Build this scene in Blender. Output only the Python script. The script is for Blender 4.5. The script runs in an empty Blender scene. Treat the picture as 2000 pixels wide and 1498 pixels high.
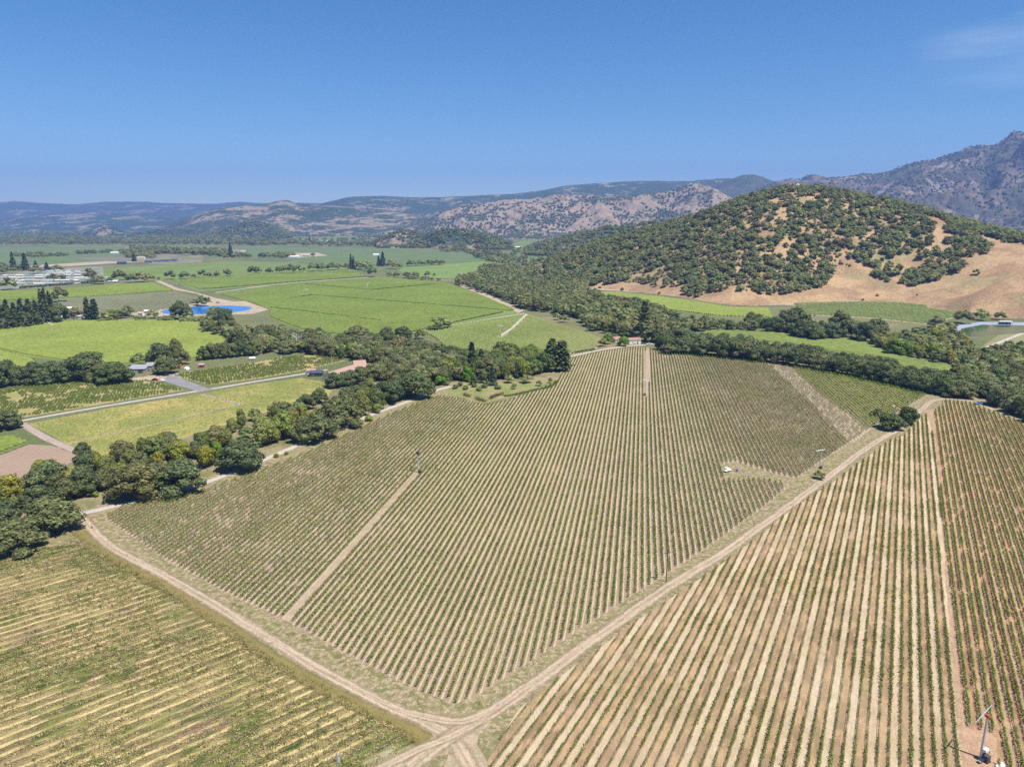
import bpy, math, random
import numpy as np
from mathutils import Vector, Matrix
random.seed(7)
RNG = np.random.default_rng(11)
SC = bpy.context.scene
COL = SC.collection
R = math.radians

# ------------------------------------------------------------------ camera
CAM_H, FPX, HOR = 110.0, 1388.0, 430.0          # height (m), focal length and horizon in a 2000 px wide frame
PITCH = math.atan((749 - HOR) / FPX)
cd = bpy.data.cameras.new('camera'); cam = bpy.data.objects.new('camera', cd); COL.objects.link(cam)
cam.location = (0, 0, CAM_H); cam.rotation_euler = (math.pi / 2 - PITCH, 0, 0)
cd.sensor_fit = 'HORIZONTAL'; cd.sensor_width = 36; cd.lens = 36 * FPX / 2000
cd.clip_start = 1; cd.clip_end = 60000
SC.camera = cam
# ------------------------------------------------------------------ light
SUN_EL, SUN_AZ = R(63), R(127)
w = bpy.data.worlds.new('World'); SC.world = w; w.use_nodes = True
nt = w.node_tree; nt.nodes.clear()
wo = nt.nodes.new('ShaderNodeOutputWorld'); bg = nt.nodes.new('ShaderNodeBackground'); sk = nt.nodes.new('ShaderNodeTexSky')
sk.sky_type = 'NISHITA'; sk.sun_disc = False; sk.sun_elevation = SUN_EL; sk.sun_rotation = SUN_AZ
sk.altitude = 1500; sk.air_density = 1.0; sk.dust_density = 0.5; sk.ozone_density = 3.0
bg.inputs[1].default_value = 0.078
# thin high cirrus streaks in the sky
tc = nt.nodes.new('ShaderNodeTexCoord'); mp = nt.nodes.new('ShaderNodeMapping'); nz = nt.nodes.new('ShaderNodeTexNoise')
mp.inputs['Rotation'].default_value = (0.0, R(28), 0); mp.inputs['Scale'].default_value = (2.2, 2.0, 14)
nz.inputs['Scale'].default_value = 1.6; nz.inputs['Detail'].default_value = 5; nz.inputs['Roughness'].default_value = 0.55
dp = nt.nodes.new('ShaderNodeVectorMath'); dp.operation = 'DOT_PRODUCT'; dp.inputs[1].default_value = (0.527, 0.824, 0.208)
mr = nt.nodes.new('ShaderNodeMapRange'); mr.inputs[1].default_value = 0.9955; mr.inputs[2].default_value = 0.9996
mr2 = nt.nodes.new('ShaderNodeMapRange'); mr2.inputs[1].default_value = 0.46; mr2.inputs[2].default_value = 0.75
mm = nt.nodes.new('ShaderNodeMath'); mm.operation = 'MULTIPLY'
mm2 = nt.nodes.new('ShaderNodeMath'); mm2.operation = 'MULTIPLY'; mm2.inputs[1].default_value = 0.24
hs = nt.nodes.new('ShaderNodeHueSaturation'); hs.inputs['Saturation'].default_value = 1.32; hs.inputs['Hue'].default_value = 0.5
mx = nt.nodes.new('ShaderNodeMix'); mx.data_type = 'RGBA'; mx.inputs[7].default_value = (9, 9.3, 9.8, 1)
L = nt.links.new
L(tc.outputs['Generated'], mp.inputs[0]); L(mp.outputs[0], nz.inputs[0]); L(tc.outputs['Generated'], dp.inputs[0])
L(dp.outputs['Value'], mr.inputs[0]); L(nz.outputs[0], mr2.inputs[0]); L(mr.outputs[0], mm.inputs[0]); L(mr2.outputs[0], mm.inputs[1])
L(mm.outputs[0], mm2.inputs[0]); L(sk.outputs[0], hs.inputs['Color']); L(hs.outputs[0], mx.inputs[6]); L(mm2.outputs[0], mx.inputs[0])
L(mx.outputs[2], bg.inputs[0]); L(bg.outputs[0], wo.inputs[0])
sl = bpy.data.lights.new('sun', 'SUN'); sun = bpy.data.objects.new('sun', sl); COL.objects.link(sun)
sl.energy = 4.3; sl.angle = R(0.5); sl.color = (1.0, 0.95, 0.86)
SV = Vector((math.sin(SUN_AZ) * math.cos(SUN_EL), math.cos(SUN_AZ) * math.cos(SUN_EL), math.sin(SUN_EL)))
sun.rotation_euler = SV.to_track_quat('Z', 'Y').to_euler(); sun.location = SV * 300
SC.view_settings.view_transform = 'Standard'; SC.view_settings.look = 'None'; SC.view_settings.gamma = 1
SC.view_settings.exposure = 0.75
SC.render.film_transparent = False
SC.cycles.use_denoising = False
SC.cycles.max_bounces = 5; SC.cycles.diffuse_bounces = 2; SC.cycles.glossy_bounces = 2
SC.cycles.transparent_max_bounces = 12; SC.cycles.volume_bounces = 0; SC.cycles.sample_clamp_indirect = 4

# ------------------------------------------------------------------ pixel <-> ground helpers
def ray(px, py):
    u = (px - 1000) / FPX; v = (749 - py) / FPX
    return np.array([u, math.cos(PITCH) + v * math.sin(PITCH), -math.sin(PITCH) + v * math.cos(PITCH)])
def G(px, py, z=0.0):
    d = ray(px, py); t = (z - CAM_H) / d[2]
    return np.array([d[0] * t, d[1] * t])
def AtY(px, py, Y):
    d = ray(px, py); t = Y / d[1]
    return np.array([d[0] * t, Y, CAM_H + d[2] * t])
def proj(p):
    p = np.asarray(p, float); x = p[..., 0]; y = p[..., 1]; z = p[..., 2] - CAM_H
    dep = y * math.cos(PITCH) - z * math.sin(PITCH); up = y * math.sin(PITCH) + z * math.cos(PITCH)
    dep = np.where(dep < 1, 1, dep)
    return 1000 + FPX * x / dep, 749 - FPX * up / dep
def GP(pts): return np.array([G(*p) for p in pts])
def inpoly(x, y, poly):
    x = np.asarray(x, float); y = np.asarray(y, float); r = np.zeros(x.shape, bool); n = len(poly); j = n - 1
    for i in range(n):
        xi, yi = poly[i]; xj, yj = poly[j]
        c = ((yi > y) != (yj > y)) & (x < (xj - xi) * (y - yi) / ((yj - yi) if yj != yi else 1e-9) + xi)
        r ^= c; j = i
    return r
def clipline(poly, u, az):
    """pieces of the line with perpendicular coordinate u and azimuth az that lie inside poly -> list of (v0, v1)"""
    c, s = math.cos(az), math.sin(az)
    U = poly[:, 0] * c - poly[:, 1] * s; V = poly[:, 0] * s + poly[:, 1] * c
    out = []; n = len(poly)
    for i in range(n):
        j = (i + 1) % n
        if (U[i] - u) * (U[j] - u) < 0:
            t = (u - U[i]) / (U[j] - U[i]); out.append(V[i] + t * (V[j] - V[i]))
    out.sort()
    return [(out[k], out[k + 1]) for k in range(0, len(out) - 1, 2)]
_H = np.random.default_rng(5).random((256, 256))
def vnoise(x, y):
    xi = np.floor(x).astype(int); yi = np.floor(y).astype(int); fx = x - xi; fy = y - yi
    fx = fx * fx * (3 - 2 * fx); fy = fy * fy * (3 - 2 * fy)
    a = _H[xi & 255, yi & 255]; b = _H[(xi + 1) & 255, yi & 255]; c = _H[xi & 255, (yi + 1) & 255]; d = _H[(xi + 1) & 255, (yi + 1) & 255]
    return (a * (1 - fx) + b * fx) * (1 - fy) + (c * (1 - fx) + d * fx) * fy
def fbm(x, y, o=5, ridged=False):
    r = 0; a = 1; n = 0
    for k in range(o):
        v = vnoise(x * 2 ** k + 17.3 * k, y * 2 ** k + 9.1 * k) * 2 - 1
        if ridged: v = 1 - 2 * abs(v)
        r = r + v * a; n += a; a *= 0.5
    return r / n

# ------------------------------------------------------------------ object helpers
def tag(o, label=None, cat=None, group=None, kind=None):
    if label: o['label'] = label
    if cat: o['category'] = cat
    if group: o['group'] = group
    if kind: o['kind'] = kind
    return o
def link(o, parent=None):
    COL.objects.link(o)
    if parent is not None: o.parent = parent
    return o
def mk(name, V, F, mats, parent=None, smooth=False, midx=None, uv=None, do_link=True):
    """V (n,3) array, F (m,k) array or list of index lists"""
    me = bpy.data.meshes.new(name); V = np.ascontiguousarray(V, dtype=np.float32)
    if isinstance(F, np.ndarray):
        m, k = F.shape
        me.vertices.add(len(V)); me.vertices.foreach_set('co', V.ravel())
        me.loops.add(m * k); me.loops.foreach_set('vertex_index', F.astype(np.int32).ravel())
        me.polygons.add(m); me.polygons.foreach_set('loop_start', np.arange(0, m * k, k, dtype=np.int32))
        me.polygons.foreach_set('loop_total', np.full(m, k, dtype=np.int32))
        me.update(calc_edges=True)
    else:
        me.from_pydata([tuple(map(float, v)) for v in V], [], [tuple(map(int, f)) for f in F]); me.update()
    for mt in (mats if isinstance(mats, (list, tuple)) else [mats]): me.materials.append(mt)
    if midx is not None: me.polygons.foreach_set('material_index', np.asarray(midx, dtype=np.int32))
    if smooth: me.polygons.foreach_set('use_smooth', np.ones(len(me.polygons), bool))
    if uv is not None:
        l = me.uv_layers.new(name='UVMap'); li = np.empty(len(me.loops), np.int32); me.loops.foreach_get('vertex_index', li)
        l.data.foreach_set('uv', np.asarray(uv, np.float32)[li].ravel())
    if not do_link: return me
    return link(bpy.data.objects.new(name, me), parent)
def obj_from(me, name, parent=None, loc=(0, 0, 0), rz=0, sc=(1, 1, 1)):
    o = bpy.data.objects.new(name, me); o.location = loc; o.rotation_euler = (0, 0, rz); o.scale = sc
    return link(o, parent)
def empty(name, loc, rz=0, sc=1):
    o = bpy.data.objects.new(name, None); o.location = loc; o.rotation_euler = (0, 0, rz)
    o.scale = (sc, sc, sc) if np.isscalar(sc) else sc
    o.empty_display_size = 1
    return link(o)
class MB:
    """collects boxes, tubes and faces, then links them as ONE mesh"""
    def __init__(s): s.v = []; s.f = []
    def add(s, V, F):
        n = len(s.v); s.v += [tuple(map(float, v)) for v in V]; s.f += [tuple(i + n for i in f) for f in F]; return s
    def box(s, x0, x1, y0, y1, z0, z1, b=0.0, M=None):
        V = [(x, y, z) for z in (z0, z1) for y in (y0, y1) for x in (x0, x1)]
        if b:
            cx, cy = (x0 + x1) / 2, (y0 + y1) / 2
            V = [(x + (cx - x) * (b if z == z1 else 0), y + (cy - y) * (b if z == z1 else 0), z) for x, y, z in V]
        if M is not None: V = [tuple(M @ Vector(v)) for v in V]
        return s.add(V, [(0, 2, 3, 1), (4, 5, 7, 6), (0, 1, 5, 4), (1, 3, 7, 5), (3, 2, 6, 7), (2, 0, 4, 6)])
    def tube(s, a, b, ra, rb=None, n=8, cap=True):
        rb = ra if rb is None else rb; a = Vector(a); b = Vector(b); q = (b - a).to_track_quat('Z', 'Y')
        V = []
        for c, r in ((a, ra), (b, rb)):
            for i in range(n): V.append(c + q @ Vector((r * math.cos(6.28319 * i / n), r * math.sin(6.28319 * i / n), 0)))
        F = [(i, (i + 1) % n, n + (i + 1) % n, n + i) for i in range(n)]
        if cap: F += [tuple(range(n - 1, -1, -1)), tuple(range(n, 2 * n))]
        return s.add(V, F)
    def prism(s, prof, x0, x1):
        """profile [(y,z)] extruded along x"""
        n = len(prof); V = [(x0, y, z) for y, z in prof] + [(x1, y, z) for y, z in prof]
        return s.add(V, [(i, (i + 1) % n, n + (i + 1) % n, n + i) for i in range(n)] + [tuple(range(n - 1, -1, -1)), tuple(range(n, 2 * n))])
    def blob(s, c, r, seed=0, j=0.12, nu=10, nv=6):
        rr = random.Random(seed); V = [(c[0], c[1], c[2] - r[2])]
        for k in range(1, nv):
            t = math.pi * k / nv
            for i in range(nu):
                a = 6.28319 * i / nu; q = 1 + rr.uniform(-j, j)
                V.append((c[0] + r[0] * math.sin(t) * math.cos(a) * q, c[1] + r[1] * math.sin(t) * math.sin(a) * q, c[2] - r[2] * math.cos(t) * q))
        V.append((c[0], c[1], c[2] + r[2])); F = []
        for i in range(nu): F.append((0, 1 + (i + 1) % nu, 1 + i))
        for k in range(nv - 2):
            for i in range(nu):
                a = 1 + k * nu + i; b = 1 + k * nu + (i + 1) % nu; F.append((a, b, b + nu, a + nu))
        e = len(V) - 1; k0 = 1 + (nv - 2) * nu
        for i in range(nu): F.append((k0 + i, k0 + (i + 1) % nu, e))
        return s.add(V, F)
    def build(s, name, m, parent=None, smooth=False, do_link=True):
        return mk(name, np.array(s.v), s.f, m, parent, smooth, do_link=do_link)

# ------------------------------------------------------------------ materials
class NT:
    def __init__(s, name):
        s.m = bpy.data.materials.new(name); s.m.use_nodes = True; s.t = s.m.node_tree; s.t.nodes.clear()
        s.out = s.n('ShaderNodeOutputMaterial'); s.b = s.n('ShaderNodeBsdfPrincipled'); s.l(s.b.outputs[0], s.out.inputs[0])
        s.b.inputs['Roughness'].default_value = 0.9; s.b.inputs['Specular IOR Level'].default_value = 0.15
    def n(s, t): return s.t.nodes.new(t)
    def l(s, a, b): s.t.links.new(a, b)
    def sock(s, x, i):
        if hasattr(x, 'links'): s.l(x, i)
        else: i.default_value = x
    def coord(s): 
        if not hasattr(s, '_c'): s._c = s.n('ShaderNodeTexCoord')
        return s._c.outputs['Object']
    def wpos(s):
        if not hasattr(s, '_g'): s._g = s.n('ShaderNodeNewGeometry')
        return s._g.outputs['Position']
    def noise(s, scale, detail=3, rough=0.55, vec=None, dist=0):
        n = s.n('ShaderNodeTexNoise'); s.l(vec if vec is not None else s.coord(), n.inputs['Vector']); n.inputs['Scale'].default_value = scale
        n.inputs['Detail'].default_value = detail; n.inputs['Roughness'].default_value = rough; n.inputs['Distortion'].default_value = dist
        return n.outputs[0]
    def ramp(s, x, a, b, c=0.0, d=1.0, smooth=True):
        n = s.n('ShaderNodeMapRange'); n.interpolation_type = 'SMOOTHSTEP' if smooth else 'LINEAR'
        s.sock(x, n.inputs[0])
        for i, q in enumerate((a, b, c, d)): s.sock(q, n.inputs[1 + i])
        return n.outputs[0]
    def math(s, op, a, b=0.0, c=None):
        n = s.n('ShaderNodeMath'); n.operation = op; s.sock(a, n.inputs[0]); s.sock(b, n.inputs[1])
        if c is not None: s.sock(c, n.inputs[2])
        return n.outputs[0]
    def mix(s, f, a, b):
        n = s.n('ShaderNodeMix'); n.data_type = 'RGBA'; s.sock(f, n.inputs[0])
        for q, i in ((a, 6), (b, 7)):
            if hasattr(q, 'links'): s.l(q, n.inputs[i])
            else: n.inputs[i].default_value = (*q, 1) if len(q) == 3 else q
        return n.outputs[2]
    def col(s, c):
        if hasattr(c, 'links'): s.l(c, s.b.inputs['Base Color'])
        else: s.b.inputs['Base Color'].default_value = (*c, 1)
        return s
    def bump(s, h, st=0.5, d=0.3):
        n = s.n('ShaderNodeBump'); n.inputs['Strength'].default_value = st; n.inputs['Distance'].default_value = d
        s.l(h, n.inputs['Height']); s.l(n.outputs[0], s.b.inputs['Normal']); return s
    def alpha(s, a):
        tr = s.n('ShaderNodeBsdfTransparent'); mx = s.n('ShaderNodeMixShader'); s.l(a, mx.inputs[0]); s.l(tr.outputs[0], mx.inputs[1])
        s.l(s.b.outputs[0], mx.inputs[2]); s.l(mx.outputs[0], s.out.inputs[0]); return s
    def uvx(s):
        u = s.n('ShaderNodeUVMap'); x = s.n('ShaderNodeSeparateXYZ'); s.l(u.outputs[0], x.inputs[0]); return x.outputs[0], x.outputs[1]
    def perp(s, az):
        """perpendicular and along coordinates (metres) for rows of azimuth az"""
        x = s.n('ShaderNodeSeparateXYZ'); s.l(s.coord(), x.inputs[0])
        c, q = math.cos(az), math.sin(az)
        u = s.math('SUBTRACT', s.math('MULTIPLY', x.outputs[0], c), s.math('MULTIPLY', x.outputs[1], q))
        v = s.math('ADD', s.math('MULTIPLY', x.outputs[0], q), s.math('MULTIPLY', x.outputs[1], c))
        return u, v
    def vec(s, a, b, c=0.0):
        n = s.n('ShaderNodeCombineXYZ'); s.sock(a, n.inputs[0]); s.sock(b, n.inputs[1]); s.sock(c, n.inputs[2]); return n.outputs[0]
def plain(name, c, rough=0.8, metal=0.0, var=0.0, vs=3.0, spec=0.3):
    t = NT(name); t.b.inputs['Roughness'].default_value = rough; t.b.inputs['Metallic'].default_value = metal
    t.b.inputs['Specular IOR Level'].default_value = spec
    d = tuple(x * (1 - var) for x in c); e = tuple(min(1, x * (1 + var)) for x in c)
    t.col(t.mix(t.noise(vs, 4), d, e) if var else c); return t.m
def two(name, a, b, scale, lo=0.4, hi=0.6, c=None, cscale=None, clo=0.55, chi=0.7, fine=0.25, fscale=2.0, bump=0.3):
    t = NT(name); k = t.mix(t.ramp(t.noise(scale, 5, 0.6), lo, hi), a, b)
    if c: k = t.mix(t.ramp(t.noise(cscale or scale * 0.4, 4, 0.6, dist=0.4), clo, chi), k, c)
    f = t.noise(fscale, 4, 0.7)
    v = t.n('ShaderNodeHueSaturation'); t.l(k, v.inputs['Color']); t.l(t.ramp(f, 0.32, 0.68, 1 - fine * 1.35, 1 + fine * 1.35, False), v.inputs['Value'])
    t.col(v.outputs[0])
    if bump: t.bump(f, bump, 0.3)
    return t.m
def leafmat(name, a, b, trans=0.25, tint=True, hue=0.02):
    """foliage: per-clump random between a and b, plus the object's own colour as a tint"""
    t = NT(name); g = t.n('ShaderNodeNewGeometry'); o = t.n('ShaderNodeObjectInfo')
    k = t.mix(g.outputs['Random Per Island'], a, b)
    hs = t.n('ShaderNodeHueSaturation'); t.l(k, hs.inputs['Color'])
    t.l(t.ramp(o.outputs['Random'], 0, 1, 0.5 - hue, 0.5 + hue * 0.6, False), hs.inputs['Hue'])
    vv = t.ramp(t.noise(0.35, 2, vec=t.wpos()), 0.3, 0.7, 0.78, 1.25, False)
    if not tint: vv = t.math('MULTIPLY', vv, t.ramp(t.math('FRACT', t.math('MULTIPLY', o.outputs['Random'], 7.77)), 0, 1, 0.78, 1.65, False))
    t.l(vv, hs.inputs['Value'])
    k = hs.outputs[0]
    if tint:
        mxx = t.n('ShaderNodeMix'); mxx.data_type = 'RGBA'; mxx.blend_type = 'MULTIPLY'; mxx.inputs[0].default_value = 1
        t.l(k, mxx.inputs[6]); t.l(o.outputs['Color'], mxx.inputs[7]); k = mxx.outputs[2]
    t.b.inputs['Roughness'].default_value = 0.7; t.b.inputs['Specular IOR Level'].default_value = 0.25
    t.col(k)
    tr = t.n('ShaderNodeBsdfTranslucent'); t.l(k, tr.inputs[0]); ms = t.n('ShaderNodeMixShader'); ms.inputs[0].default_value = trans
    t.l(t.b.outputs[0], ms.inputs[1]); t.l(tr.outputs[0], ms.inputs[2]); t.l(ms.outputs[0], t.out.inputs[0])
    return t.m

AZM, SPM = R(10.2), 2.15
AZR, SPR = R(28.5), 2.12
AZL, SPL = R(49.5), 3.25
AZC = R(14)

def m_block(name, az, sp, dirt, straw, off=0.0, sw=0.22, side=0.33, green=None):
    """tilled earth with a pale ragged band of dry mowings beside each row"""
    t = NT(name); u, v = t.perp(az); wv = t.vec(t.math('MULTIPLY', u, 1.0), t.math('MULTIPLY', v, 0.25))
    wob = t.ramp(t.noise(1.1, 3, vec=wv), 0, 1, -0.12, 0.12, False)
    fr = t.math('FRACT', t.math('ADD', t.math('DIVIDE', t.math('SUBTRACT', u, off), sp), wob))
    d = t.math('ABSOLUTE', t.math('SUBTRACT', fr, side))
    wid = t.ramp(t.noise(0.11, 4, vec=wv), 0.3, 0.7, sw * 0.75, sw * 1.15)
    band = t.math('SUBTRACT', 1.0, t.ramp(d, t.math('MULTIPLY', wid, 0.6), wid))
    f = t.noise(3.0, 4, 0.7); big = t.noise(0.018, 4, 0.6)
    base = t.mix(t.ramp(big, 0.35, 0.65), dirt, tuple(x * 0.86 for x in dirt))
    if green: base = t.mix(t.ramp(t.noise(0.05, 4, 0.6, dist=0.5), 0.52, 0.68), base, green)
    k = t.mix(t.math('MULTIPLY', band, t.ramp(f, 0.25, 0.6, 0.5, 1.0)), base, straw)
    h = t.n('ShaderNodeHueSaturation'); t.l(k, h.inputs['Color']); t.l(t.ramp(t.math('ADD', t.math('MULTIPLY', f, .6), t.math('MULTIPLY', t.noise(0.8, 5, .75, vec=wv), .4)), 0.3, 0.7, 0.66, 1.32, False), h.inputs['Value'])
    t.col(h.outputs[0]).bump(f, 0.5, 0.25); return t.m
def r_block(name, az, sp, tan, cream, off=0.0, contrast=1.0, under=0.85):
    """every second alley left in pale straw, the others tilled"""
    t = NT(name); u, v = t.perp(az); wv = t.vec(u, t.math('MULTIPLY', v, 0.35))
    wob = t.ramp(t.noise(0.9, 3, vec=wv), 0, 1, -0.06, 0.06, False)
    q = t.math('ADD', t.math('DIVIDE', t.math('SUBTRACT', u, off), sp * 2), wob); fr = t.math('FRACT', q)
    a = t.math('SUBTRACT', 1.0, t.ramp(t.math('ABSOLUTE', t.math('SUBTRACT', fr, 0.25)), 0.17, 0.24))
    idx = t.math('FLOOR', q)
    lane = t.n('ShaderNodeTexNoise'); t.l(t.vec(t.math('MULTIPLY', idx, 7.31), t.math('MULTIPLY', v, 0.012)), lane.inputs[0]); lane.inputs['Scale'].default_value = 1.0
    amt = t.ramp(lane.outputs[0], 0.22, 0.5, 0.2, 1.0)
    pat = t.ramp(t.noise(0.05, 4, 0.6), 0.3, 0.62, 0.45, 1.0)
    f = t.noise(3.5, 4, 0.7); f2 = t.noise(0.35, 4, 0.6, vec=wv)
    base = t.mix(t.ramp(t.noise(0.028, 4, 0.6), 0.35, 0.65), tan, (tan[0] * 0.72, tan[1] * 0.70, tan[2] * 0.68))
    base = t.mix(t.ramp(f2, 0.42, 0.62, 0, 0.85), base, (tan[0] * 1.3, tan[1] * 1.28, tan[2] * 1.2)); base = t.mix(t.ramp(t.noise(0.13, 5, 0.7, vec=wv), 0.52, 0.68, 0, 0.6), base, (0.30, 0.25, 0.11))
    k = t.mix(t.math('MULTIPLY', t.math('MULTIPLY', a, amt), t.math('MULTIPLY', pat, contrast)), base, cream)
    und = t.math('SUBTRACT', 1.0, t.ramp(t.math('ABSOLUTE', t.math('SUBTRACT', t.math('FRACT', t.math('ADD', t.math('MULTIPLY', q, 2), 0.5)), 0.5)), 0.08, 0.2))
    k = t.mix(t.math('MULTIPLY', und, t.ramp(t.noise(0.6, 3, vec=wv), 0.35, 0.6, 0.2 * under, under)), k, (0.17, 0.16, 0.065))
    h = t.n('ShaderNodeHueSaturation'); t.l(k, h.inputs['Color']); t.l(t.ramp(t.math('ADD', t.math('MULTIPLY', f, .6), t.math('MULTIPLY', t.noise(0.9, 5, .75, vec=wv), .4)), 0.3, 0.7, 0.62, 1.36, False), h.inputs['Value'])
    t.col(h.outputs[0]).bump(f, 1.0, 0.3); return t.m
def l_block(name, az, sp, off=0.0):
    """abandoned rows: bands of yellow straw, green weeds and narrow dark strips"""
    t = NT(name); u, v = t.perp(az); wv = t.vec(u, t.math('MULTIPLY', v, 0.3))
    wob = t.ramp(t.noise(0.5, 5, 0.75, vec=wv), 0, 1, -0.32, 0.32, False)
    fr = t.math('FRACT', t.math('ADD', t.math('DIVIDE', t.math('SUBTRACT', u, off), sp), wob))
    straw = t.math('SUBTRACT', 1.0, t.ramp(t.math('ABSOLUTE', t.math('SUBTRACT', fr, 0.42)), 0.08, 0.2))
    dark = t.math('SUBTRACT', 1.0, t.ramp(t.math('ABSOLUTE', t.math('SUBTRACT', fr, 0.68)), 0.03, 0.09))
    big = t.noise(0.03, 5, 0.6, dist=0.6); mid = t.noise(0.3, 5, 0.65, vec=wv); f = t.noise(2.6, 4, 0.7)
    base = t.mix(t.ramp(mid, 0.36, 0.62), (0.20, 0.18, 0.06), (0.36, 0.285, 0.125))
    base = t.mix(t.ramp(t.noise(0.06, 4, 0.6), 0.5, 0.66), base, (0.25, 0.17, 0.10))
    base = t.mix(t.ramp(t.noise(0.25, 4, 0.6, vec=wv, dist=0.5), 0.56, 0.7), base, (0.09, 0.12, 0.035))
    k = t.mix(t.math('MULTIPLY', straw, t.ramp(t.noise(0.12, 4, 0.6, vec=wv), 0.3, 0.52, 0.2, 1)), base, (0.60, 0.46, 0.21))
    k = t.mix(t.math('MULTIPLY', dark, t.ramp(t.noise(0.5, 3, vec=wv), 0.42, 0.58, 0, 0.75)), k, (0.085, 0.065, 0.03))
    k = t.mix(t.ramp(t.math('ADD', t.math('MULTIPLY', big, .65), t.math('MULTIPLY', t.noise(0.16, 5, .7, vec=wv), .35)), 0.475, 0.56, 0, 0.85), k, t.mix(t.ramp(mid, 0.4, 0.6), (0.075, 0.11, 0.022), (0.19, 0.20, 0.05)))
    k = t.mix(t.ramp(t.noise(0.09, 3, vec=wv), 0.66, 0.74, 0, 0.7), k, (0.48, 0.40, 0.33))
    h = t.n('ShaderNodeHueSaturation'); t.l(k, h.inputs['Color']); t.l(t.ramp(t.math('ADD', t.math('MULTIPLY', f, .5), t.math('MULTIPLY', t.noise(0.7, 5, .78, vec=wv), .5)), 0.36, 0.64, 0.42, 1.5, False), h.inputs['Value'])
    t.col(h.outputs[0]).bump(f, 0.8, 0.4); return t.m
def roadmat(name, c, pale, edge, soft=0.28, tracks=True):
    """ribbon material; uv.x runs across 0..1, the ragged edge fades into what lies below"""
    t = NT(name); x, y = t.uvx(); d = t.math('ABSOLUTE', t.math('SUBTRACT', x, 0.5))
    f = t.noise(2.4, 6, 0.75); n2 = t.noise(0.22, 5, 0.7)
    k = t.mix(t.ramp(n2, 0.35, 0.65), c, tuple(q * 0.80 for q in c))
    st = t.n('ShaderNodeTexNoise'); t.l(t.vec(t.math('MULTIPLY', x, 9), t.math('MULTIPLY', y, 0.03)), st.inputs[0]); st.inputs['Scale'].default_value = 1.3; st.inputs['Detail'].default_value = 4
    k = t.mix(t.ramp(st.outputs[0], 0.42, 0.66, 0, 0.8), k, pale)
    if tracks:
        wob = t.math('ADD', t.math('SUBTRACT', x, 0.5), t.ramp(t.noise(0.06, 3), 0.2, 0.8, -0.12, 0.12, False)); tr = t.math('SUBTRACT', 1.0, t.ramp(t.math('ABSOLUTE', t.math('SUBTRACT', t.math('ABSOLUTE', wob), 0.14)), 0.03, 0.09))
        k = t.mix(t.ramp(t.noise(0.35, 5, 0.7), 0.5, 0.62, 0, 0.7), k, edge); k = t.mix(t.math('MULTIPLY', tr, t.ramp(t.noise(0.8, 4, 0.7), 0.3, 0.6, 0.15, 0.85)), k, pale)
    k = t.mix(t.ramp(t.math('ADD', d, t.math('MULTIPLY', f, 0.2)), 0.42, 0.6, 0, 0.8), k, edge)
    h = t.n('ShaderNodeHueSaturation'); t.l(k, h.inputs['Color']); t.l(t.ramp(f, 0.3, 0.7, 0.7, 1.28, False), h.inputs['Value'])
    t.col(h.outputs[0]).bump(f, 0.4, 0.15)
    a = t.ramp(t.math('ADD', d, t.math('MULTIPLY', t.math('SUBTRACT', t.noise(0.5, 5, 0.7), 0.5), soft * 1.4)), 0.5 - soft, 0.5 - soft * 0.3, 1.0, 0.0)
    return t.alpha(a) and t.m
def greenfield(name, a, b, az=R(14), sp=2.5, dirt=(0.2, 0.17, 0.1), amt=0.35):
    t = NT(name); u, v = t.perp(az)
    fr = t.math('FRACT', t.math('DIVIDE', u, sp)); gap = t.ramp(t.math('ABSOLUTE', t.math('SUBTRACT', fr, 0.5)), 0.12, 0.3, amt, 0)
    k = t.mix(t.ramp(t.noise(0.012, 5, 0.6), 0.35, 0.65), a, b)
    k = t.mix(gap, k, dirt); f = t.noise(0.5, 4, 0.7)
    h = t.n('ShaderNodeHueSaturation'); t.l(k, h.inputs['Color']); t.l(t.ramp(f, 0.2, 0.8, 0.82, 1.18, False), h.inputs['Value'])
    t.col(h.outputs[0]); return t.m

# ------------------------------------------------------------------ ground sheets
def sheet(name, poly, mat, z, px=True, jit=0.4, step=6.0, kind='structure'):
    P = GP(poly) if px else np.array(poly, float); out = []
    for i in range(len(P)):
        a, b = P[i], P[(i + 1) % len(P)]; d = np.linalg.norm(b - a); n = max(1, min(60, int(d / max(step, d / 60))))
        for k in range(n): out.append(a + (b - a) * k / n)
    out = np.array(out); out += RNG.uniform(-jit, jit, out.shape)
    V = np.c_[out, np.full(len(out), z)]
    A = 0.5 * np.sum(out[:, 0] * np.roll(out[:, 1], -1) - np.roll(out[:, 0], -1) * out[:, 1])
    idx = list(range(len(V))); idx = idx if A > 0 else idx[::-1]
    return tag(mk(name, V, [idx], mat), kind=kind)
def smooth_line(pts, step=3.0):
    P = np.array(pts, float); P2 = np.vstack([2 * P[0] - P[1], P, 2 * P[-1] - P[-2]]); out = []
    for i in range(1, len(P2) - 2):
        p0, p1, p2, p3 = P2[i - 1:i + 3]; n = max(2, int(np.linalg.norm(p2 - p1) / step))
        for k in range(n):
            t = k / n
            out.append(0.5 * ((2 * p1) + (-p0 + p2) * t + (2 * p0 - 5 * p1 + 4 * p2 - p3) * t * t + (-p0 + 3 * p1 - 3 * p2 + p3) * t ** 3))
    out.append(P[-1]); return np.array(out)
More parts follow.
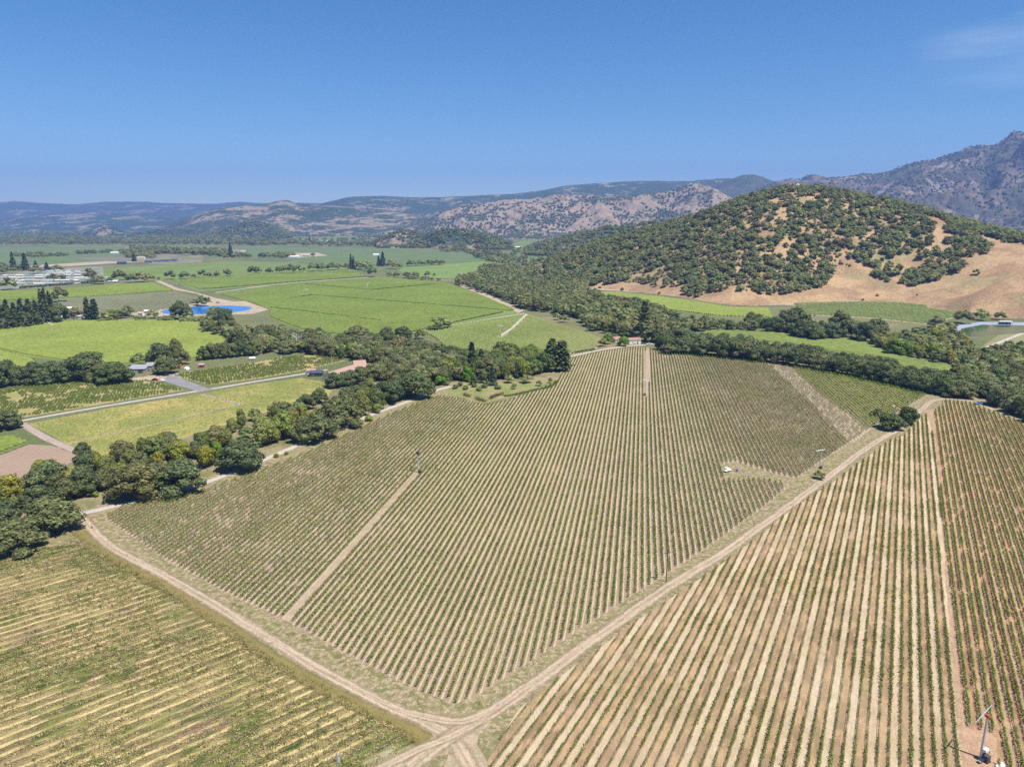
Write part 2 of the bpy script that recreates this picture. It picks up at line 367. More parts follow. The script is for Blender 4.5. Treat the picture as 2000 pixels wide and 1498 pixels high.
def ribbon(name, pts, width, mat, z, step=3.0, w_end=None):
    C = smooth_line(GP(pts), step); T = np.gradient(C, axis=0); T /= np.linalg.norm(T, axis=1)[:, None] + 1e-9
    N = np.c_[-T[:, 1], T[:, 0]]; n = len(C); W = np.linspace(width, w_end or width, n)
    s = np.r_[0, np.cumsum(np.linalg.norm(np.diff(C, axis=0), axis=1))]; V = []; UV = []
    K = 4
    for k in range(K + 1):
        q = k / K - 0.5
        V.append(np.c_[C - N * (q * W)[:, None], np.full(n, z)]); UV.append(np.c_[np.full(n, k / K), s])
    V = np.vstack(V); UV = np.vstack(UV); F = []
    for k in range(K):
        i = np.arange(n - 1); F.append(np.c_[k * n + i, (k + 1) * n + i, (k + 1) * n + i + 1, k * n + i + 1])
    return tag(mk(name, V, np.vstack(F), mat, uv=UV), kind='structure')

M_base = two('valley_ground', (0.115, 0.135, 0.052), (0.17, 0.165, 0.075), 0.004, c=(0.25, 0.20, 0.115), cscale=0.01, clo=0.56, chi=0.68, fscale=0.4)
M_near = two('near_ground', (0.27, 0.225, 0.125), (0.17, 0.16, 0.065), 0.05, c=(0.33, 0.26, 0.18), cscale=0.12, fscale=1.6)
M_woodfloor = two('wood_floor', (0.12, 0.105, 0.05), (0.21, 0.165, 0.09), 0.06, fscale=1.0)
M_verge = two('verge_grass', (0.17, 0.165, 0.06), (0.27, 0.22, 0.115), 0.35, lo=0.35, hi=0.6, c=(0.38, 0.295, 0.195), cscale=0.7, clo=0.48, chi=0.62, fine=0.3, fscale=2.6, bump=0.7)
M_meadow = two('meadow', (0.22, 0.235, 0.06), (0.31, 0.285, 0.085), 0.03, c=(0.40, 0.32, 0.11), cscale=0.02, clo=0.5, chi=0.66, fscale=1.2)
M_orange = two('dry_orange_grass', (0.26, 0.20, 0.075), (0.19, 0.18, 0.06), 0.3, c=(0.11, 0.13, 0.035), cscale=0.2, fscale=2.5, bump=0.7)
g = mk('ground', np.array([(-15000, -900, 0), (15000, -900, 0), (15000, 15800, 0), (-15000, 15800, 0)]), [(0, 1, 2, 3)], M_base); tag(g, kind='structure')
sheet('near_ground', [(-900, 1900), (-700, 1050), (-200, 950), (0, 900), (150, 880), (400, 800), (640, 745), (850, 735), (1100, 660), (1300, 655), (1500, 690), (1880, 770), (2100, 800), (2900, 1000), (2900, 2200)], M_near, 0.010, jit=0)

# main block outlines (pixel outlines of the photograph dropped onto the ground plane)
PM = GP([(203, 1011), (330, 1097), (450, 1162), (550, 1208), (700, 1290), (820, 1350), (890, 1374), (925, 1362), (1011, 1310), (1130, 1231), (1205, 1182), (1290, 1130),
         (1400, 1058), (1500, 985), (1552, 938), (1600, 905), (1700, 838), (1812, 772), (1760, 752), (1640, 728), (1540, 712), (1450, 703), (1400, 697), (1290, 686),
         (1262, 679), (1235, 679), (1180, 686), (1112, 701), (1100, 708), (1092, 742), (1040, 766), (990, 783), (950, 792), (905, 782), (862, 772), (845, 778), (800, 794), (700, 838), (620, 876), (510, 920), (400, 955), (300, 978), (240, 990)])
HOLE = GP([(1409, 906), (1440, 903), (1480, 915), (1500, 922), (1560, 936), (1552, 946), (1480, 935), (1412, 938)])
PR = GP([(880, 1580), (925, 1520), (956, 1482), (1011, 1386), (1130, 1293), (1242, 1212), (1388, 1118), (1423, 1090), (1492, 1039), (1540, 999), (1580, 973), (1622, 946), (1661, 917),
         (1696, 892), (1735, 862), (1765, 850), (1798, 817), (1810, 808), (1822, 850), (1834, 930), (1845, 1100), (1860, 1300), (1872, 1420), (1890, 1600)])
PS = GP([(1890, 1600), (1886, 1500), (1882, 1418), (1866, 1290), (1850, 1110), (1838, 960), (1830, 880), (1822, 808), (1846, 782), (1864, 784), (1900, 788), (1925, 800), (1962, 812), (2000, 828), (2060, 850), (2300, 960), (2300, 1600)])
SHOLE = GP([(1880, 1421), (1908, 1425), (1932, 1432), (1946, 1440), (1952, 1600), (1884, 1600)])
PL = GP([(-120, 1150), (0, 1090), (60, 1072), (150, 1062), (200, 1085), (330, 1156), (430, 1222), (560, 1308), (700, 1385), (790, 1432), (812, 1450), (760, 1476), (720, 1510), (620, 1640), (-400, 1640)])

M_main = m_block('tilled_rows', AZM, SPM, (0.325, 0.24, 0.16), (0.50, 0.40, 0.265), sw=0.13, side=0.30)
M_young = m_block('young_rows', AZM, SPM, (0.33, 0.25, 0.17), (0.45, 0.36, 0.24), sw=0.34)
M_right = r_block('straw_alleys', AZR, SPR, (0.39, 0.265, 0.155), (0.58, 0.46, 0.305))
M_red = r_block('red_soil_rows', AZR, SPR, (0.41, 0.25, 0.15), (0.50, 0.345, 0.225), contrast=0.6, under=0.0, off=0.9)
M_left = l_block('weedy_rows', AZL, SPL)
def psheet(name, P, mat, z, jit=0.3): return sheet(name, P, mat, z, px=False, jit=jit)
sheet('verge', [(150, 1000), (300, 965), (500, 900), (800, 775), (880, 755), (900, 790), (600, 930), (250, 1030), (560, 1200), (890, 1360), (1300, 1110), (1560, 935), (1810, 765), (1990, 800), (2060, 840),
                (1850, 800), (1700, 900), (1300, 1180), (960, 1440), (900, 1560), (700, 1560), (820, 1460), (600, 1350), (200, 1100), (0, 1095), (0, 1075), (150, 1050)], M_verge, 0.016)
sheet('pale_divider', [(1806, 800), (1834, 800), (1850, 1000), (1862, 1120), (1905, 1500), (1920, 1700), (1870, 1700), (1835, 1100)], two('pale_divider', (0.40, 0.285, 0.18), (0.33, 0.225, 0.14), 0.3), 0.020, jit=0.1)
psheet('main_field', PM, M_main, 0.024); psheet('right_field', PR, M_right, 0.024); psheet('red_field', PS, M_red, 0.024); psheet('left_field', PL, M_left, 0.024)
psheet('field_clearing', HOLE, M_verge, 0.032); psheet('machine_clearing', SHOLE, two('trampled_soil', (0.44, 0.28, 0.18), (0.36, 0.23, 0.14), 0.3, fscale=2.4), 0.032)
sheet('young_vine_strip', [(1496, 710), (1541, 714), (1600, 770), (1700, 840), (1665, 866), (1600, 800)], M_young, 0.034, jit=0.1)
M_lane = two('bare_lane', (0.40, 0.31, 0.22), (0.34, 0.26, 0.18), 0.3, fscale=2.5)
def lane(name, a, b, wd): ribbon(name, [a, b], wd, M_lane, 0.040)
sheet('field_lane', [(551, 1209), (563, 1213.5), (822, 925), (816, 921)], M_lane, 0.040, jit=0.15)
sheet('field_lane', [(1259, 774), (1267, 774), (1268, 682), (1262, 680)], M_lane, 0.040, jit=0.1)

# roads and tracks
M_track = roadmat('dirt_track', (0.37, 0.28, 0.19), (0.50, 0.385, 0.27), (0.27, 0.23, 0.12), 0.36)
M_gravel = roadmat('gravel_road', (0.46, 0.40, 0.345), (0.56, 0.50, 0.43), (0.32, 0.27, 0.19), 0.12, tracks=False)
M_edge = roadmat('rank_verge', (0.25, 0.19, 0.07), (0.17, 0.165, 0.05), (0.24, 0.21, 0.09), 0.25, tracks=False)
ribbon('track_verge', [(150, 1035), (195, 1075), (250, 1108), (330, 1150), (430, 1215), (540, 1290), (660, 1358), (760, 1405), (830, 1445)], 6.0, M_edge, 0.048)
ribbon('dirt_track', [(160, 1008), (185, 1040), (225, 1072), (290, 1108), (360, 1146), (450, 1200), (550, 1262), (640, 1316), (740, 1370), (830, 1410), (880, 1440), (905, 1475), (930, 1520)], 6.2, M_track, 0.056)
ribbon('dirt_track', [(800, 1500), (850, 1460), (900, 1425), (960, 1390), (1030, 1345), (1100, 1292), (1200, 1220), (1300, 1150), (1400, 1088), (1500, 1018), (1600, 945), (1700, 870), (1760, 835), (1800, 800), (1830, 781), (1890, 783), (1940, 800), (2000, 822), (2080, 850)], 7.0, M_track, 0.064)
ribbon('dirt_track', [(700, 1520), (770, 1486), (820, 1462), (880, 1438), (940, 1405)], 4.0, M_track, 0.072)
ribbon('dirt_track', [(800, 1392), (860, 1405), (905, 1408), (960, 1385), (1030, 1338)], 4.5, M_track, 0.078)
sheet('track_junction', [(790, 1388), (850, 1398), (900, 1402), (950, 1386), (1010, 1350), (1020, 1362), (965, 1402), (928, 1440), (945, 1475), (975, 1530), (880, 1530), (872, 1475), (835, 1478), (770, 1510), (740, 1510), (800, 1470), (845, 1445), (830, 1420)], two('junction_dirt', (0.40, 0.31, 0.215), (0.33, 0.265, 0.165), 0.25, c=(0.22, 0.20, 0.085), cscale=0.35, clo=0.55, chi=0.68, fine=0.25, fscale=2.4), 0.044, jit=0.8, step=2.0)
ribbon('gravel_road', [(130, 1012), (160, 1003), (230, 987), (310, 968), (400, 943), (510, 900), (600, 862), (700, 820), (800, 783), (850, 763), (880, 755)], 4.6, M_gravel, 0.060)
ribbon('gravel_road', [(1085, 706), (1112, 697), (1180, 682.5), (1225, 676.5), (1262, 673)], 4.6, M_gravel, 0.060)
ribbon('farm_lane', [(-40, 838), (35, 823), (200, 794), (410, 760), (500, 745), (600, 729), (640, 722)], 4.2, M_gravel, 0.030)
ribbon('dirt_track', [(40, 826), (90, 855), (150, 882), (200, 905)], 6.0, roadmat('pink_track', (0.36, 0.28, 0.235), (0.43, 0.34, 0.28), (0.2, 0.18, 0.09), 0.15), 0.030)

# ------------------------------------------------------------------ hills and mountains (real relief: foot, crest and far side)
def loft(name, cols, Yback, nu, nv, mat, amp=0.12, nsc=180.0, prof=1.25, kind='structure', seed=0.0, crest_n=0.25, nb=None):
    """cols: (px, foot distance, crest py, crest distance). Columns run away from the origin; rows go foot -> crest -> far side."""
    C = np.array(cols, float); s = np.linspace(0, 1, nu); d = np.r_[0, np.cumsum(np.abs(np.diff(C[:, 0])))]; d /= d[-1]
    def itp(k):  # smoothed interpolation
        return np.interp(s, d, C[:, k])
    px, Yf, cpy, Yc = itp(0), itp(1), itp(2), itp(3)
    cr = np.array([AtY(a, b, c) for a, b, c in zip(px, cpy, Yc)]); ta = cr[:, 0] / cr[:, 1]; zc = cr[:, 2]
    nb = nb or nv // 2; V = np.zeros((nv + nb, nu, 3))
    for j in range(nv + nb):
        if j < nv:
            t = j / (nv - 1); Y = Yf + (Yc - Yf) * t; p = (1 - (1 - t) ** prof) if prof > 1 else t ** (1 / prof); p = 0.45 * p + 0.55 * (3 * t * t - 2 * t ** 3)
        else:
            q = (j - nv + 1) / nb; t = 1 - q; Y = Yc + (Yback - Yc) * q; p = 3 * t * t - 2 * t ** 3
        win = np.sin(np.pi * np.clip(t, 0, 1)) ** 0.8 * (1 - crest_n) + crest_n * t
        X = ta * Y
        n = fbm(X / nsc + seed, Y / nsc + seed * 1.7, 6, True) - 0.25; n2 = fbm(X / (nsc * .22) + 5 + seed, Y / (nsc * .22), 4)
        V[j, :, 0] = X; V[j, :, 1] = Y; V[j, :, 2] = zc * p + np.abs(zc) * amp * (n + 0.22 * n2) * win - (4 if j in (0, nv + nb - 1) else 0)
    i = np.arange(nu - 1); F = np.vstack([np.c_[j * nu + i, j * nu + i + 1, (j + 1) * nu + i + 1, (j + 1) * nu + i] for j in range(nv + nb - 1)])
    o = mk(name, V.reshape(-1, 3), F, mat, smooth=True); tag(o, kind=kind)
    return V, nv
def surf(V, fi, fj):
    i = np.clip(fi.astype(int), 0, V.shape[1] - 2); j = np.clip(fj.astype(int), 0, V.shape[0] - 2); a = (fi - i)[:, None]; b = (fj - j)[:, None]
    return (V[j, i] * (1 - a) + V[j, i + 1] * a) * (1 - b) + (V[j + 1, i] * (1 - a) + V[j + 1, i + 1] * a) * b

def wildmat(name, wood, wood2, grass, grass2, sc, lo, hi, dots=0.0, dsc=0.03, rock=None, rsc=0.006):
    t = NT(name); gr = t.mix(t.ramp(t.noise(sc * 3, 4, 0.6, dist=0.6), 0.35, 0.65), grass, grass2)
    if rock: gr = t.mix(t.ramp(t.noise(rsc, 5, 0.65, dist=1.0), 0.5, 0.62), gr, rock)
    wd = t.mix(t.ramp(t.noise(sc * 9, 5, 0.7), 0.35, 0.65), wood, wood2)
    n = t.math('ADD', t.math('MULTIPLY', t.noise(sc, 6, 0.62, dist=0.5), 0.7), t.math('MULTIPLY', t.noise(sc * 8, 5, 0.65, dist=0.3), 0.3))
    k = t.mix(t.ramp(n, lo, hi), gr, wd)
    if dots:
        v = t.n('ShaderNodeTexVoronoi'); t.l(t.coord(), v.inputs['Vector']); v.inputs['Scale'].default_value = dsc; v.inputs['Randomness'].default_value = 1
        m = t.ramp(t.noise(dsc * 0.15, 4, 0.6), 0.35, 0.65, dots * 0.15, dots)
        k = t.mix(t.math('MULTIPLY', t.math('LESS_THAN', v.outputs['Distance'], m), 0.9), k, wood)
    t.col(k).bump(t.noise(sc * 12, 6, 0.65), 0.6, 0.06 / sc); return t.m
DG, DG2 = (0.035, 0.052, 0.022), (0.06, 0.08, 0.035)
M_far = wildmat('far_range', DG, (0.075, 0.085, 0.05), (0.3, 0.24, 0.16), (0.18, 0.18, 0.09), 0.0020, 0.38, 0.48)
M_ridge = wildmat('wooded_ridge', DG, DG2, (0.34, 0.26, 0.17), (0.18, 0.18, 0.08), 0.0034, 0.42, 0.49, dots=0.35, dsc=0.012)
M_spot = wildmat('spotted_ridge', DG, DG2, (0.34, 0.26, 0.18), (0.25, 0.20, 0.12), 0.0045, 0.44, 0.52, dots=0.45, dsc=0.014)
M_grassy = wildmat('grassy_ridge', DG, DG2, (0.35, 0.26, 0.18), (0.27, 0.21, 0.145), 0.0026, 0.53, 0.61)
M_dark = wildmat('dark_peak', DG, DG2, (0.12, 0.09, 0.07), (0.16, 0.12, 0.09), 0.003, 0.36, 0.6)
M_rocky = wildmat('rocky_mountain', (0.06, 0.065, 0.045), (0.11, 0.095, 0.07), (0.23, 0.16, 0.125), (0.165, 0.125, 0.10), 0.0028, 0.42, 0.56, dots=0.42, dsc=0.028, rock=(0.34, 0.27, 0.21), rsc=0.004)
M_tan = two('dry_hill_grass', (0.40, 0.27, 0.145), (0.29, 0.185, 0.105), 0.02, c=(0.27, 0.235, 0.11), cscale=0.01, clo=0.52, chi=0.68, fine=0.24, fscale=0.35, bump=0.7)

loft('mountain', [(-500, 9500, 402, 13000), (0, 9500, 396, 13000), (30, 9500, 393, 13000), (75, 9500, 397, 13000), (150, 9500, 399, 13000), (205, 9500, 394, 13000), (285, 9500, 394, 13000), (330, 9500, 397, 13000), (420, 9500, 398, 13000), (470, 9500, 393, 13000), (500, 9500, 396, 13000), (620, 9500, 398, 13000), (900, 9500, 392, 13000)],
     15500, 420, 50, M_far, 0.14, 1500, seed=3)
loft('mountain', [(-400, 7500, 436, 9000), (0, 7500, 432, 9000), (55, 7500, 421, 9000), (130, 7500, 420, 9000), (175, 7500, 414, 9000), (215, 7500, 417, 9000), (270, 7500, 421, 9000), (330, 7500, 424, 9000), (420, 7500, 420, 9000), (600, 7500, 425, 9000)],
     10000, 300, 40, M_ridge, 0.2, 900, seed=8)
loft('mountain', [(560, 6800, 415, 8800), (640, 6800, 395, 8800), (680, 6800, 386, 8800), (720, 6800, 384, 8800), (750, 6800, 383, 8800), (800, 6800, 386, 8800), (860, 6800, 386, 8800), (940, 6800, 382, 8800), (1000, 6800, 381, 8800), (1050, 6800, 374, 8800),
                  (1100, 6800, 364, 8800), (1125, 6800, 362, 8800), (1200, 6800, 359, 8800), (1285, 6800, 354, 8800), (1350, 6800, 354, 8800), (1400, 6800, 348, 8800), (1430, 6800, 348, 8800), (1520, 6800, 355, 8800), (1600, 6800, 362, 8800)],
     10500, 520, 70, M_ridge, 0.14, 1300, seed=5)
loft('mountain', [(1340, 6400, 400, 7900), (1400, 6400, 362, 7900), (1430, 6400, 350, 7900), (1450, 6400, 342, 7900), (1470, 6400, 340, 7900), (1490, 6400, 345, 7900), (1510, 6400, 354, 7900), (1560, 6400, 352, 7900), (1600, 6400, 352, 7900), (1700, 6400, 380, 7900)],
     9000, 240, 40, M_dark, 0.12, 700, seed=1)
loft('mountain', [(300, 5200, 446, 6600), (350, 5200, 432, 6600), (400, 5200, 412, 6600), (440, 5200, 404, 6600), (480, 5200, 400, 6600), (515, 5200, 398, 6600), (540, 5200, 392, 6600), (560, 5200, 391, 6600), (580, 5200, 398, 6600), (630, 5200, 401, 6600), (700, 5200, 404, 6600),
                  (760, 5200, 410, 6600), (830, 5200, 422, 6600), (900, 5200, 436, 6600)], 7800, 520, 90, M_spot, 0.2, 620, seed=2)
D_, D_nv = loft('mountain', [(700, 4758, 458, 5490), (780, 4636, 447, 5612), (830, 4514, 432, 5734), (870, 4514, 412, 5734), (900, 4514, 404, 5734), (955, 4514, 397, 5734), (1010, 4392, 394, 5734), (1060, 4270, 387, 5734), (1120, 4148, 381, 5734), (1180, 4026, 385, 5734), (1240, 4026, 382, 5734),
                  (1290, 4026, 382, 5734), (1330, 4026, 372, 5734), (1358, 4026, 362, 5734), (1385, 4026, 368, 5734), (1410, 4026, 376, 5734), (1440, 4026, 392, 5734), (1520, 4026, 405, 5734), (1700, 4026, 415, 5734)], 6800, 760, 130, M_grassy, 0.32, 380, seed=6)
F_, F_nv = loft('mountain', [(1380, 4375, 420, 5832), (1440, 4200, 392, 5994), (1480, 4025, 376, 6156), (1530, 4025, 358, 6318), (1585, 4025, 348, 6318), (1615, 4025, 350, 6318), (1650, 4025, 352, 6318), (1690, 4025, 347, 6318), (1740, 3850, 340, 6156), (1765, 3850, 329, 6156), (1800, 3850, 320, 6156), (1825, 3850, 318, 6156), (1870, 3850, 303, 6156),
                  (1900, 3850, 293, 6156), (1915, 3850, 291, 6156), (1932, 3850, 297, 6156), (1950, 3850, 289, 6156), (1975, 3850, 274, 6156), (2000, 3850, 270, 6156), (2060, 3850, 258, 6156), (2200, 3850, 262, 6156), (2500, 3850, 310, 6156)], 8200, 820, 150, M_rocky, 0.30, 480, seed=4)
# low wooded knolls on the valley floor
K1, K1n = loft('hill', [(140, 5200, 461, 5500), (165, 5200, 455, 5500), (185, 5200, 446, 5500), (205, 5200, 440, 5500), (225, 5200, 446, 5500), (255, 5200, 457, 5500)], 6000, 60, 20, M_spot, 0.1, 200)
K2, K2n = loft('hill', [(380, 4400, 462, 4700), (430, 4400, 452, 4700), (460, 4400, 440, 4700), (485, 4400, 433, 4700), (505, 4400, 433, 4700), (530, 4400, 442, 4700), (570, 4400, 460, 4700)], 5200, 80, 20, M_ridge, 0.1, 200)
K3, K3n = loft('hill', [(250, 4800, 457, 5100), (300, 4800, 450, 5100), (350, 4800, 447, 5100), (400, 4800, 451, 5100), (460, 4800, 457, 5100)], 5500, 70, 16, M_ridge, 0.1, 200)
K4, K4n = loft('hill', [(735, 2900, 470, 3150), (765, 2900, 457, 3150), (785, 2900, 450, 3150), (810, 2900, 454, 3150), (830, 2900, 457, 3150), (860, 2800, 450, 3050), (895, 2800, 447, 3050), (930, 2800, 455, 3050), (960, 2700, 462, 3000), (1000, 2700, 474, 3000)], 3500, 160, 26, M_spot, 0.12, 120, seed=9)
K5, K5n = loft('hill', [(1025, 2300, 490, 2500), (1050, 2250, 478, 2500), (1090, 2200, 468, 2500), (1130, 2150, 458, 2500), (1180, 2100, 446, 2500), (1240, 2100, 440, 2500), (1350, 2100, 430, 2500)], 2900, 160, 26, M_spot, 0.1, 120, seed=2)
# the big oak-covered hill
HILL = [(1045, 1290, 524, 1330), (1090, 1260, 506, 1360), (1140, 1200, 486, 1400), (1200, 1150, 466, 1440), (1270, 1095, 449, 1450), (1330, 1040, 433, 1450), (1400, 967, 410, 1440), (1440, 938, 393, 1430), (1490, 932, 377, 1420), (1540, 948, 369, 1410), (1600, 975, 370, 1400),
        (1660, 988, 379, 1380), (1720, 986, 391, 1350), (1790, 964, 408, 1310), (1850, 918, 428, 1270), (1920, 868, 447, 1210), (1990, 816, 463, 1150), (2100, 760, 480, 1080), (2300, 700, 500, 1000), (2600, 650, 520, 950)]
H_, H_nv = loft('hill', HILL, 1900, 520, 170, M_tan, 0.075, 150, seed=7, crest_n=0.15)
loft('hill', [(1810, 905, 600, 915), (1850, 880, 592, 905), (1900, 833, 576, 890), (1950, 815, 551, 900), (2000, 806, 528, 910), (2100, 760, 505, 900), (2300, 700, 520, 880)], 1120, 160, 50, M_tan, 0.06, 60, seed=12)

# ------------------------------------------------------------------ farther fields
ga, gb = (0.13, 0.19, 0.04), (0.165, 0.225, 0.05)
FG = [greenfield('vineyard_green_a', (0.15, 0.23, 0.05), (0.18, 0.26, 0.06)), greenfield('vineyard_green_b', ga, gb), greenfield('vineyard_green_c', (0.10, 0.155, 0.055), (0.13, 0.185, 0.065)),
      greenfield('vineyard_yellow_green', (0.19, 0.24, 0.055), (0.225, 0.27, 0.065))]
M_grey = m_block('grey_young_vineyard', R(-8), 3.0, (0.25, 0.225, 0.165), (0.32, 0.28, 0.21))
M_tanroad = two('pale_dirt', (0.36, 0.285, 0.20), (0.42, 0.34, 0.245), 0.05, fscale=0.5)
def fields(lst):
    for k, (pts, m, z) in enumerate(lst): sheet('field', pts, m, z, jit=0.5 if z < 0.3 else 2)
fields([
    ([(425, 574), (560, 556), (722, 544), (740, 541), (875, 553), (920, 570), (1006, 606), (1010, 612), (900, 630), (850, 642), (760, 660), (660, 655), (590, 645), (530, 622), (527, 606), (490, 592)], FG[0], 0.05),
    ([(330, 549), (420, 541), (600, 531), (700, 533), (720, 541), (560, 553), (420, 566), (385, 566)], FG[0], 0.05),
    ([(0, 569), (90, 567), (230, 556), (300, 553), (340, 568), (180, 580), (110, 583), (0, 590)], FG[1], 0.05),
    ([(0, 592), (110, 584), (178, 581), (110, 598), (0, 606)], FG[2], 0.05),
    ([(112, 585), (340, 570), (383, 583), (390, 592), (300, 610), (255, 612), (180, 606), (110, 603)], M_grey, 0.06),
    ([(-60, 645), (0, 640), (100, 630), (180, 627), (330, 626), (410, 631), (440, 645), (460, 657), (400, 700), (380, 702), (250, 712), (130, 705), (0, 690), (-60, 690)], FG[3], 0.05),
    ([(0, 683), (60, 698), (80, 720), (0, 745), (-60, 730), (-60, 683)], FG[3], 0.055),
    ([(820, 645), (900, 631), (1000, 616), (1028, 612), (1075, 630), (1130, 645), (1172, 660), (1166, 682), (1120, 692), (1060, 696), (960, 705), (880, 690), (850, 660)], greenfield('terrace_vineyard', (0.27, 0.25, 0.11), (0.31, 0.28, 0.13), AZC, 2.4, (0.34, 0.28, 0.18), 0.5), 0.05),
    ([(1155, 572), (1210, 571), (1260, 577), (1350, 588), (1420, 600), (1500, 603), (1510, 622), (1400, 618), (1300, 606), (1220, 603), (1165, 592)], FG[3], 0.05),
    ([(1545, 592), (1640, 589), (1760, 591), (1820, 597), (1866, 607), (1880, 618), (1810, 634), (1700, 622), (1560, 615)], greenfield('young_hill_vineyard', (0.30, 0.28, 0.11), (0.34, 0.31, 0.14), R(-4), 3.5, (0.34, 0.28, 0.17), 0.4), 0.05),
    ([(1370, 652), (1385, 646), (1500, 650), (1560, 656), (1640, 660), (1690, 668), (1720, 682), (1755, 697), (1810, 706), (1870, 718), (1887, 727), (1850, 745), (1700, 720), (1600, 700), (1450, 690)], FG[0], 0.05),
    ([(1900, 690), (1950, 655), (2050, 640), (2150, 650), (2150, 690)], greenfield('pond_side_field', (0.21, 0.22, 0.09), (0.26, 0.25, 0.12)), 0.05),
    ([(0, 763), (60, 750), (130, 741), (180, 738), (250, 744), (290, 742), (362, 762), (45, 816), (-40, 826), (-60, 775)], two('bush_vine_soil', (0.34, 0.27, 0.13), (0.26, 0.25, 0.085), 0.06, fscale=1.5), 0.05),
    ([(338, 733), (375, 725), (500, 708), (545, 697), (665, 691), (675, 705), (640, 713), (580, 726), (500, 740), (412, 752), (385, 746)], two('bush_vine_soil_east', (0.36, 0.28, 0.14), (0.28, 0.26, 0.09), 0.06, fscale=1.5), 0.05),
    ([(55, 827), (200, 800), (410, 766), (500, 750), (590, 738), (655, 752), (640, 775), (520, 805), (420, 835), (330, 865), (200, 900), (150, 878)], M_meadow, 0.02),
    ([(0, 856), (28, 851), (56, 865), (0, 886), (-60, 900), (-60, 865)], FG[1], 0.05),
    ([(0, 890), (58, 868), (100, 870), (165, 893), (70, 935), (0, 952), (-80, 970), (-80, 915)], m_block('bare_stump_field', AZL, 2.6, (0.31, 0.215, 0.155), (0.37, 0.28, 0.20)), 0.048),
    ([(345, 728), (360, 735), (300, 748), (255, 745), (258, 738)], M_tanroad, 0.058),
    ([(327, 733), (345, 735), (402, 757), (415, 760), (385, 764), (330, 748), (318, 744)], two('asphalt_drive', (0.25, 0.235, 0.23), (0.21, 0.20, 0.2), 0.2), 0.066),
    # far valley patchwork
    ([(-200, 500), (0, 483), (350, 480), (520, 484), (800, 486), (840, 490), (980, 500), (985, 508), (900, 522), (700, 528), (500, 500), (250, 510), (60, 520), (-200, 530)], FG[2], 0.15),
    ([(60, 519), (250, 508), (375, 508), (370, 510), (250, 513), (140, 520), (60, 523)], M_tanroad, 0.2),
    ([(140, 503), (250, 502), (340, 506), (280, 512), (180, 510)], greenfield('grey_far_field', (0.19, 0.18, 0.13), (0.16, 0.16, 0.11)), 0.3),
    ([(120, 530), (300, 519), (470, 510), (690, 519), (700, 530), (590, 531), (420, 540), (320, 548), (180, 545)], FG[1], 0.18),
    ([(770, 525), (860, 517), (985, 508), (965, 520), (930, 528), (920, 540), (875, 545), (800, 540)], FG[0], 0.2),
    ([(500, 470), (640, 466), (660, 462), (800, 462), (860, 458), (870, 470), (750, 478), (640, 476)], FG[1], 0.2),
    ([(990, 478), (1020, 472), (1045, 466), (1030, 480), (1000, 490)], FG[1], 0.22), ([(1000, 492), (1060, 482), (1085, 490), (1060, 510), (1010, 515)], FG[2], 0.22),
    ([(160, 470), (270, 465), (272, 470), (170, 474)], greenfield('far_pale_field', (0.27, 0.25, 0.13), (0.2, 0.22, 0.1)), 0.3),
    ([(303, 549), (312, 548), (350, 564), (385, 572), (420, 582), (460, 590), (420, 592), (385, 574), (340, 566)], M_tanroad, 0.09),
    ([(480, 588), (500, 596), (528, 604), (495, 613), (340, 619), (300, 618), (262, 616), (255, 612), (300, 610), (320, 600), (390, 592), (430, 590)], M_tanroad, 0.085),
    ([(0, 535), (120, 524), (200, 520), (205, 548), (90, 563), (0, 566)], two('park_ground', (0.27, 0.25, 0.20), (0.17, 0.18, 0.11), 0.03), 0.19),
    ([(245, 482), (400, 483), (395, 515), (300, 518), (240, 506)], two('yard_ground', (0.15, 0.16, 0.075), (0.24, 0.21, 0.14), 0.02), 0.32),
    ([(520, 496), (620, 494), (640, 500), (560, 504)], M_tanroad, 0.32),
    ([(885, 548), (900, 552), (960, 578), (1024, 606), (1012, 612), (960, 585), (900, 560)], M_tanroad, 0.1),
    ([(1155, 566), (1260, 573), (1350, 584), (1440, 597), (1560, 597), (1700, 588), (1700, 585), (1560, 593), (1440, 593), (1350, 580), (1250, 569), (1155, 562)], M_tanroad, 0.5),
])
for pts, wd in [([(0, 566), (200, 552), (330, 545)], 6), ([(420, 572), (560, 554), (722, 542)], 7), ([(0, 642), (95, 632), (180, 628)], 6), ([(820, 646), (900, 632), (1000, 616), (1026, 612)], 5),
                ([(1900, 690), (2000, 650)], 5)]:
    ribbon('farm_track', pts, wd, M_gravel, 0.11)
ribbon('field_path', [(975, 658), (1000, 640), (1028, 614)], 3.5, M_gravel, 0.11)
ribbon('field_path', [(110, 876), (160, 860), (260, 838), (400, 805), (475, 788)], 2.2, M_lane, 0.045)
ribbon('field_path', [(395, 770), (430, 780), (470, 789)], 3.0, M_lane, 0.047)

# water
def watermat(name, c, rough=0.12):
    t = NT(name); t.col(c); t.b.inputs['Roughness'].default_value = rough; t.b.inputs['Specular IOR Level'].default_value = 0.5
    t.bump(t.noise(0.6, 3), 0.12, 0.1); return t.m
sheet('pond', [(313, 609), (325, 604), (350, 600), (400, 598), (450, 597), (485, 599), (494, 602), (480, 607), (450, 611), (400, 614), (350, 615), (322, 613)], watermat('blue_water', (0.025, 0.17, 0.48)), 0.13, jit=0.2)
sheet('pond_bank', [(1862, 637), (1915, 629), (2010, 630), (2120, 634), (2130, 642), (2010, 636), (1918, 634.5), (1878, 642), (1870, 660), (1858, 655)], two('pale_liner', (0.33, 0.35, 0.43), (0.27, 0.29, 0.36), 0.3), 0.15, jit=0.1)
sheet('pond', [(1876, 642), (1916, 634.5), (2010, 636), (2110, 641), (2010, 650), (1900, 657), (1876, 657)], watermat('green_water', (0.04, 0.10, 0.035)), 0.12, jit=0.2)

